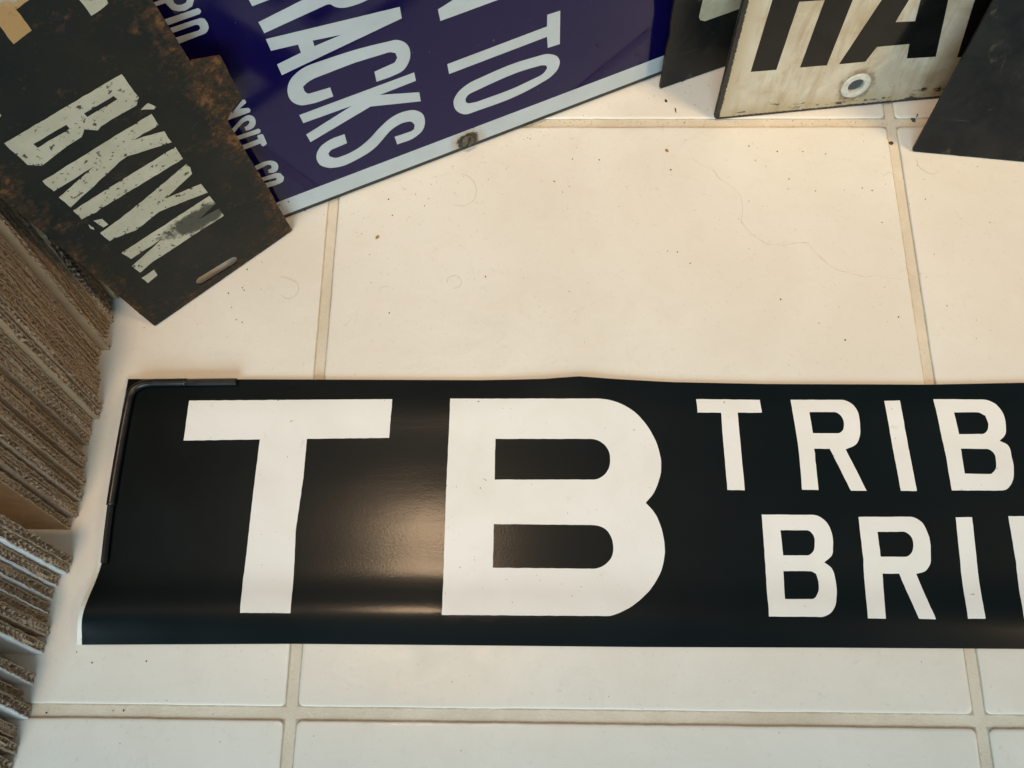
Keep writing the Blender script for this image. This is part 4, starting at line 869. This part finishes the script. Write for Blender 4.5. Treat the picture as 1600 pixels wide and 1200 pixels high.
slab('edge_flange', [rough_loop([(0.0005, 0.0), (0.20, 0.0), (0.20, 0.0016), (0.0005, 0.0016)], 0.003, 0.0002, 7)], -0.0030, -0.0015, lipm, ha)
slab('edge_flange', [rough_loop([(-0.0002, 0.0017), (0.0020, 0.0017), (0.0020, 0.234), (-0.0002, 0.234)], 0.003, 0.0002, 9)], -0.0030, -0.0015, lipm, ha)

# plain dark plate in front at the right
dk = empty('blank_dark_plate', frame('dk'))
tag(dk, 'plain scuffed black metal plate leaning at the right, without letters', 'metal plate')
pl = slab('plate', [rough_loop([(0.0008, 0.0), (0.19, 0.0), (0.19, 0.24), (0.0, 0.24), (0.0, 0.0008)], 0.003, 0.00022, 12, 160)], -0.0018, 0.0, m_dark_plate(), dk)
bevel(pl, 0.0003)


# ------------------------------------------------------------------ black roll sign on the floor
def hb(x, y):
    g = lambda d, w: math.exp(-(d / w) ** 2)
    A = .0024 + .0045 * math.exp(-max(0, (x + .105)) / .05)
    return .0012 + A * g(y - .046, .013) + .0012 * g(y - .10, .05) + .0006 * g(y - .152, .012) + .0010 * g(x - .1417, .03) * g(y - .169, .012)


XR = 0.655
lf = mm(BANNER_LEFT)
tp = mm(BANNER_TOP)[1:] + [(0.5, 0.1672), (XR, 0.1675)]
bt = mm(BANNER_BOT)[1:] + [(0.5, 0.0330), (XR, 0.0331)]
lf[0] = (-0.1040, 0.1676)
outline = resample(lf[::-1] + tp + bt[::-1], 0.0035)


def ring(x0, x1, y0, y1, w, r):
    def rr(a0, a1, b0, b1, q):
        p = []
        for cx, cy, st in ((a1 - q, b1 - q, 0), (a0 + q, b1 - q, 90), (a0 + q, b0 + q, 180), (a1 - q, b0 + q, 270)):
            p += arc(cx, cy, q, q, st, st + 90, 8)
        return p
    return [rr(x0, x1, y0, y1, r), rr(x0 + w, x1 - w, y0 + w, y1 - w, r - w * 0.7)]


items = [(n, [mm(lp) for lp in lps]) for n, lps in BANNER_LETTERS]


def box_of(k):
    xs = [p[0] for p in items[k][1][0]]
    ys = [p[1] for p in items[k][1][0]]
    return min(xs), max(xs), min(ys), max(ys)


b1, r1, b2, dd = box_of(5), box_of(3), box_of(6), box_of(9)
sw = 0.0086
wl = b1[1] - b1[0]
x = b1[1] + 0.017
items.append(('o', ring(x, x + wl, b1[2], b1[3], sw, 0.014)))
x += wl + 0.017
items.append(('r', [[(px - r1[0] + x, py - r1[2] + b1[2]) for px, py in lp] for lp in items[3][1]]))
x += r1[1] - r1[0] + 0.014
items.append(('o', ring(x, x + wl, b1[2], b1[3], sw, 0.014)))
x = dd[1] + 0.017
y0, y1 = dd[2], dd[3]
ym = (y0 + y1) / 2
items.append(('g', [arc(x + .015, y1 - .015, .015, .015, 180, 90, 8) + arc(x + wl - .015, y1 - .015, .015, .015, 90, 10, 8) +
                    [(x + wl - sw, y1 - .018)] + arc(x + wl - .015, y1 - .015, .0065, .0065, 0, 90, 6) + arc(x + .015, y1 - .015, .0065, .0065, 90, 180, 6) +
                    arc(x + .015, y0 + .015, .0065, .0065, 180, 270, 6) + [(x + wl - sw, y0 + sw), (x + wl - sw, ym - sw), (x + wl * .55, ym - sw), (x + wl * .55, ym), (x + wl, ym), (x + wl, y0)] +
                    arc(x + .015, y0 + .015, .015, .015, 270, 180, 8)]))
x += wl + 0.017
items.append(('e', [[(x, y0), (x + wl, y0), (x + wl, y0 + sw), (x + sw, y0 + sw), (x + sw, ym - sw / 2), (x + wl * .85, ym - sw / 2), (x + wl * .85, ym + sw / 2),
                     (x + sw, ym + sw / 2), (x + sw, y1 - sw), (x + wl, y1 - sw), (x + wl, y1), (x, y1)]]))
lets = []
for q, (nm, lps) in enumerate(items):
    lets.append((nm, [rough_loop(lp, 0.0016, 0.00015, q * 2.3 + k, 300) for k, lp in enumerate(lps)]))
allL = [outline] + [lp for n, lps in lets for lp in lps]
occ = set()
for lp in allL:
    for px, py in lp:
        occ.add((int(px / 0.0014), int(py / 0.0014)))
extra = []
gx_ = -0.102
while gx_ < XR:
    gy_ = 0.032
    while gy_ < 0.168:
        kx, ky = int(gx_ / 0.0014), int(gy_ / 0.0014)
        if not any((kx + a_, ky + b_) in occ for a_ in (-1, 0, 1) for b_ in (-1, 0, 1)) and inside((gx_, gy_), outline):
            extra.append((gx_, gy_))
        gy_ += 0.0042
    gx_ += 0.0042
V2, F2 = cdt(allL, extra)
cls = {}
boxes = []
for nm, lps in lets:
    xs = [p[0] for p in lps[0]]
    ys = [p[1] for p in lps[0]]
    boxes.append((min(xs), max(xs), min(ys), max(ys)))
fab = []
per = [[] for _ in lets]
for f in F2:
    cx, cy = sum(V2[i][0] for i in f) / 3, sum(V2[i][1] for i in f) / 3
    if not inside((cx, cy), outline):
        continue
    a_, b_, d_ = (Vector(V2[i]) for i in f)
    if (b_ - a_).cross(d_ - a_) < 0:
        f = f[::-1]
    fab.append(f)
    for q, (nm, lps) in enumerate(lets):
        bx = boxes[q]
        if bx[0] <= cx <= bx[1] and bx[2] <= cy <= bx[3] and sum(inside((cx, cy), lp) for lp in lps) % 2:
            per[q].append(f)
            break
roll = empty('roll_sign', Matrix.Translation((0.2, 0.03, 0.0)))
tag(roll, 'long black fabric sign with large white capitals lying across the floor', 'banner')
ROFF = Vector((-0.2, -0.03, 0.0))
T_F = 0.0005


def sheet(name, faces, lift, mat, thick):
    idx = {}
    V = []
    for f in faces:
        for i in f:
            if i not in idx:
                idx[i] = len(V)
                x_, y_ = V2[i]
                V.append((x_ + ROFF.x, y_ + ROFF.y, hb(x_, y_) + lift))
    F = [tuple(idx[i] for i in f) for f in faces]
    n = len(V)
    ed = {}
    for f in F:
        for i in range(3):
            ed[(f[i], f[(i + 1) % 3])] = 1
    top = list(V)
    V += [(a, b, c - thick) for a, b, c in top]
    G = F + [tuple(i + n for i in f[::-1]) for f in F]
    for (a, b) in ed:
        if (b, a) not in ed:
            s_ = len(V)
            V += [top[b], top[a], V[a + n], V[b + n]]
            G.append((s_, s_ + 1, s_ + 2, s_ + 3))
    me = mesh(name, V, G)
    me.polygons.foreach_set('use_smooth', [len(p.vertices) == 3 for p in me.polygons])
    return link(name, me, mat, roll)


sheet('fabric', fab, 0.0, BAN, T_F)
for q, fs in enumerate(per):
    if fs:
        sheet('letter', fs, 0.00012, BANW, 0.0001)
# white cut edge along the left end
SEL = m_simple('white_fabric_edge', (0.78, 0.79, 0.75), 0.6, 0.05, 100, 0.3, 0, 0.05)
V, F = [], []
le = resample(lf, 0.0025, closed=False)
for i, (x_, y_) in enumerate(le):
    t = i / (len(le) - 1)
    w = 0.0012 + 0.0012 * t * t + 0.0002 * math.sin(i * 0.7)
    z_ = hb(x_, y_)
    V += [(x_ + ROFF.x + 0.0003, y_ + ROFF.y, z_ + 0.0001), (x_ - w + ROFF.x, y_ + ROFF.y, z_ - 0.0006), (x_ - w + ROFF.x, y_ + ROFF.y, z_ - 0.0012), (x_ + ROFF.x + 0.0003, y_ + ROFF.y, z_ - 0.0010)]
    if i:
        a_, b_ = 4 * (i - 1), 4 * i
        F += [(a_ + k, a_ + (k + 1) % 4, b_ + (k + 1) % 4, b_ + k) for k in range(4)]
F += [(3, 2, 1, 0), tuple(len(V) - 4 + k for k in range(4))]
link('cut_edge', mesh('cut_edge', V, F), SEL, roll)


# ------------------------------------------------------------------ hex key lying on the corner of the banner
def tube(path, rad, sides, name, mat, parent, flat=False, rot=0.0):
    V, F = [], []
    n = len(path)
    for i, p in enumerate(path):
        a, b = Vector(path[max(0, i - 1)]), Vector(path[min(n - 1, i + 1)])
        d = (b - a).normalized()
        sd = d.cross(Vector((0, 0, 1))).normalized()
        up = sd.cross(d)
        for q in range(sides):
            t = 2 * math.pi * q / sides + rot
            v = Vector(p) + (sd * math.cos(t) + up * math.sin(t)) * rad
            V.append(v)
        if i:
            F += [((i - 1) * sides + q, (i - 1) * sides + (q + 1) % sides, i * sides + (q + 1) % sides, i * sides + q) for q in range(sides)]
    F += [tuple(range(sides))[::-1], tuple((n - 1) * sides + q for q in range(sides))]
    o = link(name, mesh(name, V, F), mat, parent, not flat)
    if not flat:
        o.data.polygons.foreach_set('use_smooth', [len(p.vertices) == 4 for p in o.data.polygons])
    return o


RK = 0.0021
kp = mm(KEY_PATH)
c0 = Vector((kp[7][0], kp[7][1], hb(*kp[7])))
key = empty('hex_key', Matrix.Translation(c0))
tag(key, 'black L-shaped hex key lying on the upper left corner of the banner', 'hex key')
k3 = [Vector((p[0], p[1], hb(*p) + RK + 0.0001)) - c0 for p in kp]


def spl(pts, m_):
    o = []
    for i in range(len(pts) - 1):
        p0, p1, p2, p3 = pts[max(0, i - 1)], pts[i], pts[i + 1], pts[min(len(pts) - 1, i + 2)]
        for q in range(m_):
            t = q / m_
            o.append(0.5 * ((2 * p1) + (p2 - p0) * t + (2 * p0 - 5 * p1 + 4 * p2 - p3) * t * t + (3 * p1 - p0 - 3 * p2 + p3) * t ** 3))
    o.append(pts[-1])
    return o


tube(spl(k3[2:13], 5), RK, 16, 'shaft', STEEL_K, key)
tube([k3[0], k3[1], k3[2], k3[2].lerp(k3[3], 0.2)], RK * 0.93, 6, 'hex_end', STEEL_K, key, True)
tube([k3[11].lerp(k3[12], 0.8), k3[12], k3[13], k3[14]], RK * 0.80, 6, 'hex_end', STEEL_K, key, True)

# ------------------------------------------------------------------ small litter on the tiles
def blob(V, F, x, y, z, rx, ry, rz, rg, rot=0.0):
    s = len(V)
    k = 6
    cr, sr = math.cos(rot), math.sin(rot)
    for ring_, (f, h) in enumerate(((1.0, 0.0), (0.75, 0.7))):
        for q in range(k):
            a = 2 * math.pi * q / k
            m_ = f * rg.uniform(0.65, 1.2)
            u, w = rx * m_ * math.cos(a), ry * m_ * math.sin(a)
            V.append((x + u * cr - w * sr, y + u * sr + w * cr, z + h * rz))
    V.append((x, y, z + rz))
    F += [(s + q, s + (q + 1) % k, s + k + (q + 1) % k, s + k + q) for q in range(k)]
    F += [(s + k + q, s + k + (q + 1) % k, s + 2 * k) for q in range(k)]


rg = random.Random(21)
V, F = [], []
for x_, y_ in mm(SPECKS):
    r_ = rg.uniform(0.00024, 0.00056)
    blob(V, F, x_, y_, 0.0, r_, r_ * rg.uniform(0.6, 1.0), 0.0003, rg, rg.uniform(0, 3))


def on_joint(x_, y_):
    return min(abs((x_ + PITCH / 2) % PITCH - PITCH / 2), abs((y_ + PITCH / 2) % PITCH - PITCH / 2)) < JOINT / 2


for q in range(420):
    x_ = rg.uniform(-0.12, 0.45)
    y_ = 0.40 - 0.22 * rg.random() ** 1.3
    if q < 110:
        y_ = 0.33 + rg.uniform(-0.0027, 0.0027)
        x_ = rg.uniform(0.10, 0.42)
    elif q < 190:
        t = rg.random()
        x_ = -0.01 + 0.24 * t + rg.uniform(0, 0.03)
        y_ = 0.267 + 0.4418 * (x_ + 0.022) - 0.006 - 0.022 * rg.random() ** 2
    elif q > 390:
        y_ = rg.uniform(-0.02, 0.03)
    r_ = rg.uniform(0.00012, 0.00032)
    blob(V, F, x_, y_, -0.00088 if on_joint(x_, y_) else -0.00002, r_, r_ * rg.uniform(0.5, 1.0), 0.00022, rg, rg.uniform(0, 3))
tag(link('floor_crumbs', mesh('floor_crumbs', V, F), CRUMB), 'scattered dark specks and crumbs of dirt on the tiles', 'crumbs', kind='stuff')


def chip(name, key, rx, ry, col, label, rot, cat='paint chip', z=None):
    V, F = [], []
    blob(V, F, 0, 0, 0, rx, ry, 0.0005, random.Random(len(label)), rot)
    o = link(name, mesh(name, V, F), m_simple(name + '_surface', col, 0.7, 0.3, 700))
    px, py = CHIPS[key]
    o.location = (px / 1000, py / 1000, (-0.00088 if on_joint(px / 1000, py / 1000) else 0.0) if z is None else z)
    return tag(o, label, cat)


chip('paint_chip', 'grey', 0.0016, 0.0026, (0.075, 0.08, 0.085), 'slate grey paint chip on the grout beside the blank dark plate', 0.2)
chip('rust_flake', 'crumb', 0.0017, 0.0014, (0.05, 0.03, 0.015), 'dark brown rust flake on the grout near the top right tile corner', 0.5, 'rust flake')
chip('rust_flake', 'orange', 0.0012, 0.0013, (0.36, 0.15, 0.045), 'orange rust flake on the tile below the cream sign', 0.3, 'rust flake')
chip('rust_flake', 'tan', 0.0016, 0.0011, (0.34, 0.22, 0.11), 'tan flake on the tile below the blue sign', 0.9, 'rust flake')
chip('debris_sliver', 'sliver', 0.0004, 0.0021, (0.03, 0.022, 0.016), 'thin black sliver standing upright between dark and cream signs', 0.05, 'sliver')
chip('debris_sliver', 'sliver2', 0.0004, 0.0017, (0.10, 0.06, 0.03), 'tiny brown sliver touching the slate grey paint chip', -0.4, 'sliver')
chip('paint_chip', 'black', 0.0010, 0.0012, (0.02, 0.017, 0.014), 'small black chip below the narrow dark sign', 0.4)

HL = ['long curved hair on the tile below the blue sign', 'small looped hair in the middle of the large tile', 'looped hair on the tile below the rusty sign',
      'wavy hair below the blank dark plate', 'faint short hair near the left side of the large tile', 'fine arched hair crossing the right grout joint']
for q, h in enumerate(HAIRS):
    p3 = [Vector((a / 1000, b / 1000, 0.00022)) for a, b in h]
    c_ = p3[0].copy()
    c_.z = 0
    pts = spl([p - c_ for p in p3], 6)
    o = tube(pts, 0.000045, 5, 'hair_strand', HAIR, None)
    o.location = c_
    tag(o, HL[q], 'hair', 'stray hairs on the tiles')
